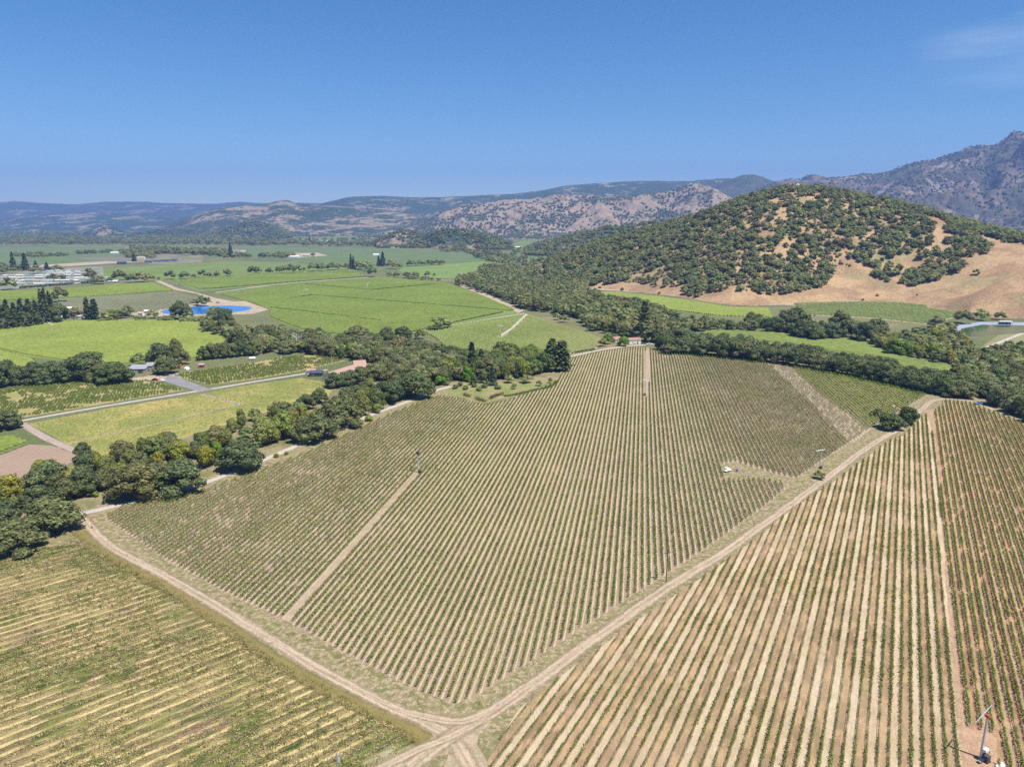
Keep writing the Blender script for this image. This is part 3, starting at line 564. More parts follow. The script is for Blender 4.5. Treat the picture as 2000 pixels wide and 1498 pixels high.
# ------------------------------------------------------------------ foliage building blocks
def quads(C, N, S, rng, asp=0.75):
    """one small quad per centre C, facing roughly N, half size S"""
    n = len(C); N = N / (np.linalg.norm(N, axis=1)[:, None] + 1e-9); A = rng.normal(size=(n, 3))
    U = np.cross(N, A); U /= np.linalg.norm(U, axis=1)[:, None] + 1e-9; W = np.cross(N, U); S = np.broadcast_to(S, (n,))[:, None]
    k = rng.uniform(0.65, 1.1, (n, 4, 1)); c = C[:, None, :]
    Q = np.stack([-U * S - W * S * asp, U * S - W * S * asp, U * S + W * S * asp, -U * S + W * S * asp], 1) * k + c
    return Q
def qmesh(name, Q, mat, do_link=False, parent=None):
    n = len(Q); return mk(name, Q.reshape(-1, 3), np.arange(n * 4).reshape(n, 4), mat, parent, do_link=do_link)
def unit(rng, n, up=0.0):
    v = rng.normal(size=(n, 3)); v /= np.linalg.norm(v, axis=1)[:, None]; v[:, 2] += up; return v / np.linalg.norm(v, axis=1)[:, None]
def lobes_crown(seed, lobes, per, leaf, rough=0.36, up=0.3, flat=0.85):
    """leaf clumps on the outside of a set of lobes (cx,cy,cz,r)"""
    rng = np.random.default_rng(seed); out = []; Lb = np.array(lobes)
    for cx, cy, cz, r in lobes:
        d = unit(rng, per, up); rad = r * rng.uniform(0.82, 1.12, per) * (1 + 0.16 * np.sin(d[:, 0] * 7 + cx * 30) * np.sin(d[:, 1] * 8 + cy * 20))
        P = np.c_[cx + d[:, 0] * rad, cy + d[:, 1] * rad, cz + d[:, 2] * rad * flat]
        dist = np.linalg.norm((P[:, None, :] - Lb[None, :, :3]) / np.array([1, 1, flat]), axis=2) / Lb[None, :, 3]
        keep = dist.min(1) > 0.72; P = P[keep]; d = d[keep]
        out.append(quads(P, d + rng.normal(size=d.shape) * rough, leaf * rng.uniform(0.6, 1.4, len(P)), rng))
    return np.concatenate(out)
def core(mb, lobes, k=0.80, flat=0.85, nu=8, nv=5, seed=0):
    for i, (x, y, z, r) in enumerate(lobes): mb.blob((x, y, z), (r * k, r * k, r * k * flat), seed + i, 0.16, nu, nv)
def crown_mesh(name, seed, lobes, per, leaf, mat, **kw):
    Q = lobes_crown(seed, lobes, per, leaf, **kw); mb = MB(); core(mb, lobes, seed=seed, flat=kw.get('flat', 0.85)); n0 = len(mb.v)
    V = np.vstack([np.array(mb.v), Q.reshape(-1, 3)]); F = list(mb.f) + [tuple(n0 + 4 * i + j for j in range(4)) for i in range(len(Q))]
    return mk(name, V, F, mat, do_link=False)
def dome_lobes(seed, n, wide=0.36, h0=0.24, h1=0.80, r0=0.13, r1=0.21, top=0.0):
    rr = random.Random(seed); L_ = []
    for i in range(n):
        a = 2.4 * i + rr.uniform(-.4, .4); q = math.sqrt((i + 0.4) / n); t = 1 - q * q
        rad = wide * q * rr.uniform(0.75, 1.15); z = h0 + (h1 - h0) * (t ** 0.7) * rr.uniform(0.85, 1.1) + rr.uniform(-0.05, 0.05)
        L_.append((rad * math.cos(a), rad * math.sin(a), z, rr.uniform(r0, r1)))
    return L_
def trunk_mesh(name, seed, mat, h=0.45, r=0.035, limbs=4, spread=0.2, top=0.6):
    rr = random.Random(seed); mb = MB(); k = Vector((rr.uniform(-.02, .02), rr.uniform(-.02, .02), h * 0.55))
    mb.tube((0, 0, -0.03), (k.x * .4, k.y * .4, h * 0.25), r * 1.35, r, 7, False).tube((k.x * .4, k.y * .4, h * 0.25), k, r, r * 0.8, 7, False)
    for i in range(limbs):
        a = 6.283 * i / limbs + rr.uniform(-.5, .5); e = Vector((math.cos(a) * spread, math.sin(a) * spread, top * rr.uniform(.85, 1.1)))
        m = k.lerp(e, 0.5) + Vector((rr.uniform(-.03, .03), rr.uniform(-.03, .03), 0.02))
        mb.tube(k, m, r * 0.6, r * 0.4, 5, False).tube(m, e, r * 0.4, r * 0.15, 5, False)
    return mb.build(name, mat, do_link=False)
M_bark = plain('bark', (0.13, 0.10, 0.075), 0.95, var=0.3, vs=3)
M_pale = plain('pale_dead_wood', (0.52, 0.45, 0.40), 0.9, var=0.15, vs=2)
M_oak = leafmat('oak_leaves', (0.095, 0.118, 0.040), (0.265, 0.30, 0.115), 0.4)
M_broad = leafmat('broad_leaves', (0.11, 0.145, 0.036), (0.225, 0.265, 0.08), 0.35)
M_conif = leafmat('conifer_needles', (0.05, 0.068, 0.03), (0.12, 0.14, 0.058), 0.2)
T = {}
T['oak_tree'] = [(crown_mesh('crown', 10 + i, dome_lobes(10 + i, 20, 0.37, 0.22, 0.80, 0.11, 0.19), 190, 0.023, M_oak), trunk_mesh('trunk', i, M_bark, 0.42, 0.035)) for i in range(6)]
T['broadleaf_tree'] = [(crown_mesh('crown', 40 + i, dome_lobes(40 + i, 15, 0.27, 0.22, 0.84, 0.12, 0.18), 180, 0.022, M_broad, flat=1.0), trunk_mesh('trunk', 20 + i, M_bark, 0.4, 0.028, 3, 0.12, 0.65)) for i in range(5)]
def conifer_crown(seed, n=26, w=0.2, mat=M_conif, droop=0.04, p=0.85, leaf=0.026):
    rng = np.random.default_rng(seed); out = []; mb = MB()
    for i in range(n):
        z = 0.08 + 0.9 * i / n; r = w * (1 - (i / n)) ** p * rng.uniform(0.8, 1.15) + 0.012; m = max(5, int(9 * r / w) + 3)
        for k in range(m):
            a = rng.uniform(0, 6.283); rl = r * rng.uniform(0.75, 1.15); q = rng.uniform(0.25, 1, 9); zz = z - droop * q ** 2 + rng.normal(size=9) * 0.008
            P = np.c_[np.cos(a) * rl * q, np.sin(a) * rl * q, zz] + rng.normal(size=(9, 3)) * 0.012
            out.append(quads(P, np.c_[np.cos(a) * np.ones(9) * .5, np.sin(a) * np.ones(9) * .5, np.ones(9)] + rng.normal(size=(9, 3)) * .6, leaf * rng.uniform(.6, 1.3, 9), rng))
    Q = np.concatenate(out)
    for z0, z1, ra, rb in ((0.1, 0.4, 0.72, 0.5), (0.4, 0.7, 0.5, 0.27), (0.7, 0.97, 0.27, 0.02)): mb.tube((0, 0, z0), (0, 0, z1), w * ra, w * rb, 9)
    n0 = len(mb.v); V = np.vstack([np.array(mb.v), Q.reshape(-1, 3)]); F = list(mb.f) + [tuple(n0 + 4 * i + j for j in range(4)) for i in range(len(Q))]
    return mk('crown', V, F, mat, do_link=False)
T['conifer_tree'] = [(conifer_crown(60 + i, w=0.19 + 0.02 * i), trunk_mesh('trunk', 30 + i, M_bark, 0.9, 0.022, 0)) for i in range(3)]
T['cypress_tree'] = [(conifer_crown(70 + i, w=0.15, p=0.42, droop=0.01), trunk_mesh('trunk', 35 + i, M_bark, 0.5, 0.025, 0)) for i in range(2)]
T['shrub'] = [(crown_mesh('foliage', 80 + i, dome_lobes(80 + i, 7, 0.30, 0.25, 0.62, 0.2, 0.3), 60, 0.06, M_broad), None) for i in range(3)]
def branchy(seed, mat=M_pale):
    rr = random.Random(seed); mb = MB()
    def rec(p, d, l, r, k):
        q = p + d * l; mb.tube(p, q, r, r * 0.62, 5, False)
        if k == 0: return
        for _ in range(3 if k > 1 else 2):
            nd = (d + Vector((rr.uniform(-.8, .8), rr.uniform(-.8, .8), rr.uniform(-.15, .5)))).normalized(); rec(q, nd, l * rr.uniform(.55, .8), r * 0.6, k - 1)
    rec(Vector((0, 0, -0.02)), Vector((0, 0, 1)), 0.34, 0.035, 4); return mb.build('branches', mat, do_link=False)
T['dead_tree'] = [(branchy(3), None), (branchy(4), None)]
def palm():
    rng = np.random.default_rng(3); out = []
    for k in range(34):
        a = rng.uniform(0, 6.28); el = rng.uniform(-0.7, 1.1); t = np.linspace(0.1, 1, 9); l = 0.17
        P = np.c_[np.cos(a) * t * l * math.cos(el * .6), np.sin(a) * t * l * math.cos(el * .6), 0.94 + l * (t * math.sin(el) - 0.55 * t ** 2)]
        out.append(quads(P, np.tile([[0.2, 0.2, 1.0]], (9, 1)) + rng.normal(size=(9, 3)) * .5, 0.014, rng, 0.8))
    return qmesh('fronds', np.concatenate(out), M_broad), MB().tube((0, 0, -.02), (0.01, 0, .5), .022, .015, 7).tube((.01, 0, .5), (0, 0, .94), .015, .016, 7).build('trunk', M_bark, do_link=False)
T['palm_tree'] = [palm()]
# light-weight trees for the far masses
FAR = bpy.data.collections.new('far_tree_shapes')
M_faroak = leafmat('far_woodland_leaves', (0.105, 0.125, 0.040), (0.265, 0.29, 0.105), 0.4, tint=False, hue=0.045)
for i in range(5):
    lb = dome_lobes(100 + i, 7, 0.34, 0.28, 0.74, 0.17, 0.26)
    FAR.objects.link(bpy.data.objects.new('far_tree_shape', crown_mesh('far_crown', 100 + i, lb, 24, 0.062, M_faroak)))
FARC = bpy.data.collections.new('far_conifer_shapes')
FARC.objects.link(bpy.data.objects.new('far_conifer_shape', conifer_crown(130, 12, 0.17, leaf=0.035)))
M_blob = leafmat('distant_oaks', (0.05, 0.062, 0.026), (0.09, 0.105, 0.045), 0.0, tint=False)
TINY = bpy.data.collections.new('tiny_tree_shapes')
for i in range(3):
    mb = MB(); core(mb, dome_lobes(140 + i, 4, 0.26, 0.3, 0.6, 0.22, 0.32), 1.0, nu=6, nv=4, seed=i); TINY.objects.link(bpy.data.objects.new('tiny_tree_shape', mb.build('tiny_crown', M_blob, do_link=False)))

def scatter(name, P, S, coll, seed=1):
    """one object: a cloud of points that carries an instanced tree on each point"""
    rng = np.random.default_rng(seed); n = len(P); me = bpy.data.meshes.new(name); me.vertices.add(n)
    me.vertices.foreach_set('co', np.asarray(P, np.float32).ravel())
    a = me.attributes.new('scl', 'FLOAT_VECTOR', 'POINT'); a.data.foreach_set('vector', np.asarray(S, np.float32).ravel())
    a = me.attributes.new('rot', 'FLOAT_VECTOR', 'POINT'); r = np.zeros((n, 3), np.float32); r[:, 2] = rng.uniform(0, 6.28, n); a.data.foreach_set('vector', r.ravel())
    a = me.attributes.new('idx', 'INT', 'POINT'); a.data.foreach_set('value', rng.integers(0, 99, n).astype(np.int32)); me.update()
    o = link(bpy.data.objects.new(name, me)); tr = bpy.data.node_groups.new(name + '_points', 'GeometryNodeTree')
    tr.interface.new_socket('Geometry', in_out='INPUT', socket_type='NodeSocketGeometry'); tr.interface.new_socket('Geometry', in_out='OUTPUT', socket_type='NodeSocketGeometry')
    N = tr.nodes.new; gi = N('NodeGroupInput'); go = N('NodeGroupOutput'); ip = N('GeometryNodeInstanceOnPoints'); ci = N('GeometryNodeCollectionInfo')
    ci.inputs['Collection'].default_value = coll; ci.inputs['Separate Children'].default_value = True; ci.inputs['Reset Children'].default_value = True
    def at(nm, ty):
        q = N('GeometryNodeInputNamedAttribute'); q.data_type = ty; q.inputs[0].default_value = nm; return q.outputs[0]
    k = tr.links.new; k(gi.outputs[0], ip.inputs['Points']); k(ci.outputs[0], ip.inputs['Instance']); ip.inputs['Pick Instance'].default_value = True
    k(at('idx', 'INT'), ip.inputs['Instance Index']); k(at('rot', 'FLOAT_VECTOR'), ip.inputs['Rotation']); k(at('scl', 'FLOAT_VECTOR'), ip.inputs['Scale']); k(ip.outputs[0], go.inputs[0])
    o.modifiers.new('points', 'NODES').node_group = tr
    return tag(o, kind='stuff')

# ------------------------------------------------------------------ vine rows
M_vine = leafmat('vine_leaves', (0.125, 0.19, 0.02), (0.235, 0.31, 0.045), 0.35)
M_vred = leafmat('vine_leaves_bright', (0.12, 0.20, 0.015), (0.24, 0.36, 0.04), 0.35)
M_straw = leafmat('dry_straw', (0.40, 0.31, 0.15), (0.60, 0.47, 0.24), 0.2, hue=0.01)
M_weed = leafmat('weed_leaves', (0.08, 0.115, 0.022), (0.22, 0.24, 0.055), 0.25)
M_wood = plain('vine_wood', (0.085, 0.062, 0.045), 0.95, var=0.2)
M_post = plain('trellis_post', (0.14, 0.105, 0.08), 0.9, var=0.2); M_white = plain('white_paint', (0.78, 0.78, 0.76), 0.5)
def vtemp(n, k, lx, wy, z0, z1, leaf, seed, vert=0.4):
    rng = np.random.default_rng(seed); out = []
    for i in range(k):
        C = np.c_[rng.uniform(-lx / 2, lx / 2, n), rng.normal(size=n) * wy * 0.36, z0 + (z1 - z0) * rng.beta(1.6, 1.5, n)]
        C[:, 2] -= 0.25 * np.abs(C[:, 1]) / wy * (z1 - z0)
        Nn = np.c_[rng.normal(size=n) * .5, C[:, 1] / wy * 2 + rng.normal(size=n) * .4, vert + rng.normal(size=n) * .4]
        out.append(quads(C, Nn, leaf * rng.uniform(.65, 1.35, n), rng))
    return np.array(out)
def vrow(az, u, v0, v1, style, label, group, off_local=0):
    """one vine row: an Empty at its near end with foliage and trellis as parts"""
    sp, tm, mat, dens, keep = style['sp'], style['t'], style['mat'], style['dens'], style['keep']
    c, s = math.cos(az), math.sin(az); X = u * c + v0 * s; Y = -u * s + v0 * c; Ln = v1 - v0
    root = empty('vine_row', (X, Y, 0), math.pi / 2 - az); tag(root, label, 'vine row', group)
    n = max(1, int(Ln / sp)); t = (np.arange(n) + 0.5) * Ln / n; rng = np.random.default_rng(int(abs(u) * 100 + abs(v0) * 10) + 3)
    wx = X + t * s; wy = Y + t * c; q = dens(wx, wy); k = (rng.random(n) < keep * np.clip(q, 0.0, 1.6)); t = t[k]; q = q[k]
    if len(t):
        Q = tm[rng.integers(0, len(tm), len(t))].copy(); sc = (np.clip(q, 0.35, 1.5) * rng.uniform(*style.get('var', (0.72, 1.22)), len(t))).reshape(-1, 1, 1)
        Q[..., 1] *= sc * rng.choice([-1, 1], len(t)).reshape(-1, 1, 1)
        Q[..., 2] *= 0.55 + 0.45 * sc; Q[..., 0] += t.reshape(-1, 1, 1); Q[..., 1] += rng.normal(size=len(t)).reshape(-1, 1, 1) * 0.05
        f = qmesh('foliage', Q.reshape(-1, 4, 3), mat, True, root); j = rng.uniform(0.86, 1.16); f.color = (j * rng.uniform(.94, 1.08), j, j, 1)
    mb = []; ts = (np.arange(n) + 0.5) * Ln / n
    def bars(x, y, z0, z1, r):
        b = np.array([(-r, -r), (r, -r), (r, r), (-r, r)]); m = len(x); out = np.zeros((m, 4, 4, 3))
        for e in range(4):
            p, q2 = b[e], b[(e + 1) % 4]
            for w_, (pp, z) in enumerate(((p, z0), (q2, z0), (q2, z1), (p, z1))): out[:, e, w_, 0] = x + pp[0]; out[:, e, w_, 1] = y + pp[1]; out[:, e, w_, 2] = z
        return out.reshape(-1, 4, 3)
    B = [bars(ts, rng.normal(size=n) * .04, 0, style.get('tz', 0.85), style.get('tr', 0.035))]
    if style.get('stake'): m = max(2, int(Ln / style['stake'])); B.append(bars(np.linspace(0, Ln, m), np.zeros(m), 0, style.get('sz', 1.7), 0.03 if not style.get('sr') else style['sr']))
    zc = style.get('wire', 0.85); w0 = 0.03; B.append(np.array([[(0, -w0, zc), (Ln, -w0, zc), (Ln, w0, zc + .03), (0, w0, zc + .03)], [(0, 0, zc - .04), (Ln, 0, zc - .04), (Ln, 0, zc + .05), (0, 0, zc + .05)]], float))
    qmesh('trellis', np.concatenate(B), M_post, True, root)
    if style.get('ends'):
        for xx in (0.0, Ln): MB().tube((xx, 0, 0), (xx - (0.35 if xx == 0 else -0.35), 0, 1.6), 0.06, 0.06, 6).build('end_post', M_white, root)
    if style.get('extra'): style['extra'](root, Ln, rng, X, Y, s, c)
    return root
def cut(segs, holes):
    for a, b in holes:
        new = []
        for p, q in segs:
            if b <= p or a >= q: new.append((p, q))
            else:
                if a > p: new.append((p, a))
                if b < q: new.append((b, q))
        segs = new
    return segs
def rows(P, az, sp, off, style_f, label_f, group, holes=(), minlen=5, shrink=1.2):
    c, s = math.cos(az), math.sin(az); U = P[:, 0] * c - P[:, 1] * s; k0 = math.ceil((U.min() - off) / sp); k1 = int((U.max() - off) / sp)
    for k in range(k0, k1 + 1):
        u = k * sp + off; seg = clipline(P, u + 1e-4, az)
        for h in holes: seg = cut(seg, [(a - 0.3, b + 0.3) for a, b in clipline(h, u + 1e-4, az)])
        for a, b in seg:
            a += RNG.uniform(0, shrink); b -= RNG.uniform(0, shrink)
            if b - a > minlen: vrow(az, u, a, b, style_f(u, a, b), label_f(u, a, b), group)
YOUNG = GP([(1494, 706), (1543, 712), (1602, 770), (1705, 838), (1690, 850), (1662, 868), (1600, 802)])
EAST = GP([(1541, 710), (1700, 730), (1830, 770), (1700, 845), (1602, 770)])
WEST = GP([(180, 1000), (400, 940), (700, 820), (800, 790), (560, 960), (330, 1110), (200, 1040)])
def dens_main(x, y):
    q = 1.08 + 0.15 * fbm(x / 22, y / 22, 3) + 0.15 * fbm(x / 5, y / 5, 2); yv = inpoly(x, y, YOUNG); e = inpoly(x, y, EAST); q = np.where(yv, 0.7, q); q = np.where(e, q * 1.45, q)
    return np.where(inpoly(x, y, WEST), q * 0.92, q)
TM = vtemp(32, 10, 1.8, 0.64, 0.6, 1.45, 0.15, 1)
ST_M = dict(sp=1.6, t=TM, mat=M_vine, dens=dens_main, keep=0.94, tz=0.8, tr=0.04, wire=0.8)
LANE1 = GP([(549, 1207), (564, 1214), (823, 925), (814.5, 920)]); LANE2 = GP([(1258.5, 776), (1267.5, 776), (1269, 680), (1261, 678)])
def lab_main(u, a, b):
    c, s = math.cos(AZM), math.sin(AZM); x, y = u * c + a * s, -u * s + a * c; m = (a + b) / 2; xm, ym = u * c + m * s, -u * s + m * c
    if inpoly(np.array([xm]), np.array([ym]), YOUNG)[0]: return 'sparse row of small young vines in the pale strip of the central block'
    if inpoly(np.array([xm]), np.array([ym]), EAST)[0]: return 'bright green vine row in the corner beyond the pale young strip'
    d1 = abs(u - U1); d2 = abs(u - U2)
    if d1 < 4 and a < 320: return 'vine row right beside the bare lane that leads to the dark-headed wind machine'
    if d2 < 3 and ym > 440: return 'vine row beside the bare lane between wind machine and white house'
    px, py = proj((x, y, 0))
    if px < 850 and b - a < 60: return 'short vine row between the gravel road and the bend of the dirt track'
    if px < 900: return 'long vine row of the central block ending at the curved dirt track'
    if b - a < 60 and px > 1400: return 'short vine row between the grassy clearing and the diagonal dirt track'
    return 'long vine row of the central block ending at the diagonal dirt track'
U1 = float(G(815, 925)[0] * math.cos(AZM) - G(815, 925)[1] * math.sin(AZM)); U2 = float(G(1262, 730)[0] * math.cos(AZM) - G(1262, 730)[1] * math.sin(AZM))
ST_E = dict(ST_M, mat=leafmat('vine_leaves_light', (0.17, 0.25, 0.025), (0.30, 0.39, 0.055), 0.35))
def sty_main(u, a, b):
    m = (a + b) / 2; c, q = math.cos(AZM), math.sin(AZM); return ST_E if inpoly(np.array([u * c + m * q]), np.array([-u * q + m * c]), EAST)[0] else ST_M
rows(PM, AZM, SPM, 0.0, sty_main, lab_main, 'vine rows of the central block', [HOLE, LANE1, LANE2])
def dens_right(x, y):
    return 0.84 + 1.0 * fbm(x / 13, y / 13, 3) + 0.25 * fbm(x / 4, y / 4, 2) + np.clip((x - 70) / 200, -0.35, 0.3)
TR = vtemp(36, 10, 1.8, 0.5, 0.3, 1.15, 0.12, 2); M_vr = leafmat('vine_leaves_mixed', (0.11, 0.165, 0.022), (0.27, 0.30, 0.055), 0.35)
ST_R = dict(sp=1.5, t=TR, mat=M_vr, dens=dens_right, keep=0.97, var=(0.78, 1.2), stake=9, sz=1.9, tz=0.7, tr=0.035, wire=0.75)
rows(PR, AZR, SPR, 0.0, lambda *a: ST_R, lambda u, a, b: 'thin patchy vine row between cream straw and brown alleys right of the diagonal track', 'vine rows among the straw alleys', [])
TS = vtemp(48, 10, 1.7, 0.40, 0.6, 1.5, 0.12, 3)
ST_S = dict(sp=1.4, t=TS, mat=M_vred, dens=lambda x, y: np.where(fbm(x / 3.2, y / 3.2, 2) > 0.5, 0.0, 1.25 + 0.2 * fbm(x / 9, y / 9, 2)), keep=1.0, var=(0.9, 1.12), stake=7, sz=1.8, tz=0.9, tr=0.05, wire=0.95, ends=True)
rows(PS, AZR, SPR, 0.9, lambda *a: ST_S, lambda u, a, b: 'neat bright green vine row on reddish soil with white end posts', 'vine rows on the red soil', [SHOLE])
STR = vtemp(36, 8, 1.9, 0.8, 0.03, 0.5, 0.095, 4, 0.8); GRN = vtemp(22, 8, 1.5, 0.75, 0.1, 0.9, 0.10, 5)
def weeds(root, Ln, rng, X, Y, s, c):
    n = int(Ln / 1.0); t = rng.uniform(0, Ln, n); q = fbm((X + t * s) / 14, (Y + t * c) / 14, 3); t = t[q > -0.15]
    if len(t) < 2: return
    Q = STR[rng.integers(0, 8, len(t))].copy() * np.array([1, 1, 1]); Q[..., 0] += t.reshape(-1, 1, 1); Q[..., 1] += 0.55
    qmesh('dry_grass', Q.reshape(-1, 4, 3), M_straw, True, root)['kind'] = 'stuff'
ST_L = dict(sp=1.8, t=GRN, mat=M_weed, dens=lambda x, y: 0.45 + 1.3 * fbm(x / 20 + 3, y / 20, 4), keep=0.5, stake=6, sz=1.55, sr=0.035, tz=0.55, tr=0.03, wire=0.7, extra=weeds)
rows(PL, AZL, SPL, 0.0, lambda *a: ST_L, lambda u, a, b: 'overgrown vine row with thin stakes, dry straw and weeds beside the curved track', 'overgrown vine rows', [])

# ------------------------------------------------------------------ trees: placement records (kind, x, y, z, height, width, tint, label, group)
TREES = []
def tree(kind, px, py, hp, wp=None, tint=(1, 1, 1), label=None, group=None, z=0.0):
    """px,py: where the trunk meets the ground; hp, wp: apparent height and width in the photograph"""
    x, y = G(px, py); D = math.hypot(x, y, CAM_H) ; m = D / FPX * 1.0
    h = hp * m * (0.80 if kind in ('oak_tree', 'broadleaf_tree') else 0.93); wd = (wp * m if wp else h * (1.15 if kind == 'oak_tree' else 0.8)) * {'conifer_tree': 2.3, 'cypress_tree': 2.9, 'palm_tree': 2.6, 'dead_tree': 1.3, 'broadleaf_tree': 1.12, 'shrub': 1.1}.get(kind, 1.0)
    TREES.append([kind, x, y, z, h, wd, tint, label, group])
def woods(poly, sp, h, mixk, label, group, wf=1.0, jit=0.42, seed=0, hj=0.22, dens=None):
    """fill a ground area with trees on a jittered grid; mixk: list of (kind, weight, tint)"""
    P = GP(poly); rr = np.random.default_rng(seed + 100); x0, y0 = P.min(0); x1, y1 = P.max(0); ks = [m[0] for m in mixk]; wt = np.array([m[1] for m in mixk]); wt = wt / wt.sum()
    for i, y in enumerate(np.arange(y0, y1, sp * 0.87)):
        xs = np.arange(x0 + (i % 2) * sp / 2, x1, sp); X = xs + rr.uniform(-jit, jit, len(xs)) * sp; Y = y + rr.uniform(-jit, jit, len(xs)) * sp
        ok = inpoly(X, Y, P)
        if dens is not None: ok &= rr.random(len(X)) < dens
        for a, b in zip(X[ok], Y[ok]):
            k = mixk[rr.choice(len(mixk), p=wt)]; hh = h * rr.uniform(1 - hj, 1 + hj); br = rr.uniform(0.82, 1.2); yl = rr.uniform(0.92, 1.14)
            TREES.append([k[0], a, b, 0, hh, hh * rr.uniform(1.0, 1.35) * wf * (1 if k[0] in ('oak_tree', 'shrub') else 0.75), (k[2][0] * br * yl, k[2][1] * br, k[2][2] * br), label[k[0]] if isinstance(label, dict) else label, group])
W_, OK, LT, YG, BR, DK, OL = (1, 1, 1.02), (1.05, 1.05, 1.1), (1.3, 1.2, 1.2), (1.8, 1.5, 0.85), (1.4, 1.5, 0.9), (0.76, 0.84, 0.92), (1.15, 1.1, 1.5)
g1 = 'trees along the gravel road'
for a in [('oak_tree', 103, 1036, 76, 98, W_, 'big round oak at the road junction, its crown reaching the gravel road'), ('oak_tree', 40, 1074, 72, 92, W_, 'oak at the lower edge of the tree belt, beside the weedy left field'),
          ('oak_tree', -22, 1066, 76, 90, W_, None), ('oak_tree', 5, 1040, 74, 80, DK, None), ('broadleaf_tree', 22, 990, 78, 52, YG, 'tall yellow-green tree between the brown stump field and the corner oaks'), ('broadleaf_tree', -8, 1000, 70, 50, LT, None),
          ('oak_tree', 78, 990, 52, 66, DK, None), ('oak_tree', 96, 952, 62, 84, W_, 'dark oak at the edge of the brown stump field'), ('broadleaf_tree', 84, 932, 42, 44, YG, None), ('broadleaf_tree', 130, 952, 46, 48, (1.9, 1.6, 1.5), 'pale cream-flowered tree among the dark oaks of the belt'),
          ('oak_tree', 168, 965, 66, 60, (.9, .95, 1), None), ('broadleaf_tree', 140, 972, 40, 40, W_, None), ('broadleaf_tree', 212, 938, 62, 40, LT, None), ('broadleaf_tree', 235, 935, 40, 30, BR, None), ('broadleaf_tree', 257, 918, 52, 40, LT, None), ('broadleaf_tree', 190, 925, 50, 40, YG, None),
          ('oak_tree', 163, 895, 40, 34, DK, 'lone dark oak by the pink dirt track below the meadow'), ('broadleaf_tree', 300, 900, 64, 56, LT, 'tall green tree standing at the meadow edge of the belt'),
          ('oak_tree', 262, 974, 84, 100, (1.1, 1.0, .95), 'sprawling oak leaning over the gravel road, left of the two'), ('oak_tree', 352, 962, 88, 98, (.9, .95, 1.0), 'big dark oak hanging over the gravel road, right of its sprawling neighbour'), ('oak_tree', 305, 958, 72, 80, W_, None),
          ('broadleaf_tree', 404, 912, 60, 40, (2.0, 1.5, .7), 'golden yellow tree between the big dark oaks'), ('broadleaf_tree', 425, 905, 60, 30, (1.2, 1.6, .7), 'narrow bright green tree beside the golden yellow tree'), ('broadleaf_tree', 352, 898, 50, 60, YG, None), ('oak_tree', 385, 893, 40, 44, DK, None), ('oak_tree', 330, 872, 40, 46, W_, None),
          ('oak_tree', 470, 917, 82, 88, DK, 'dark oak standing alone at the bend where the belt meets the gravel road'), ('broadleaf_tree', 520, 868, 74, 62, (1.75, 1.55, 1.5), 'round pale green tree left of the dark roadside oak'), ('broadleaf_tree', 558, 856, 76, 58, (1.7, 1.55, 1.3), 'pale green tree pressed against the big dark roadside oak'),
          ('oak_tree', 617, 858, 72, 96, W_, 'big oak beside the straight part of the gravel road'), ('oak_tree', 665, 830, 78, 100, (.95, .95, .95), None), ('oak_tree', 555, 816, 44, 58, W_, None), ('oak_tree', 597, 800, 42, 44, DK, None), ('broadleaf_tree', 706, 812, 66, 50, LT, None), ('broadleaf_tree', 735, 800, 60, 48, W_, None),
          ('oak_tree', 765, 786, 66, 60, DK, None), ('oak_tree', 812, 777, 76, 82, W_, 'tall oak where the gravel road enters the garden'), ('oak_tree', 690, 790, 54, 70, W_, None), ('oak_tree', 655, 756, 40, 50, DK, None), ('oak_tree', 682, 752, 42, 50, W_, None), ('oak_tree', 708, 748, 46, 50, W_, None), ('oak_tree', 735, 742, 46, 50, LT, None), ('oak_tree', 752, 735, 46, 46, W_, None), ('shrub', 736, 806, 22, 20, LT, None), ('shrub', 250 + 470, 822, 14, 14, BR, None)]:
    tree(*a, group=g1)
gt = {'oak_tree': 'dark oak among the trees lining the gravel road', 'broadleaf_tree': 'lighter green tree among the oaks lining the gravel road', 'shrub': 'low shrub at the foot of the roadside trees'}
woods([(60, 960), (150, 905), (240, 895), (300, 880), (400, 840), (500, 815), (600, 790), (680, 770), (740, 760), (790, 750), (820, 765), (760, 785), (700, 800), (640, 820), (580, 850), (500, 880), (440, 895), (380, 905), (240, 955), (100, 985)], 10.5, 9.5,
      [('oak_tree', 5, W_), ('broadleaf_tree', 3, LT), ('broadleaf_tree', 1.4, YG)], gt, g1, seed=1, dens=0.62)
for a in [('shrub', 540, 893, 10, 10, YG), ('shrub', 560, 888, 8, 8, BR), ('shrub', 690, 830, 9, 9, YG), ('shrub', 705, 828, 7, 7, BR), ('shrub', 185, 970, 12, 14, BR), ('shrub', 700, 818, 8, 8, BR)]: tree(*a, label='small green shrub in the grass between the gravel road and the tree belt', group='verge shrubs')
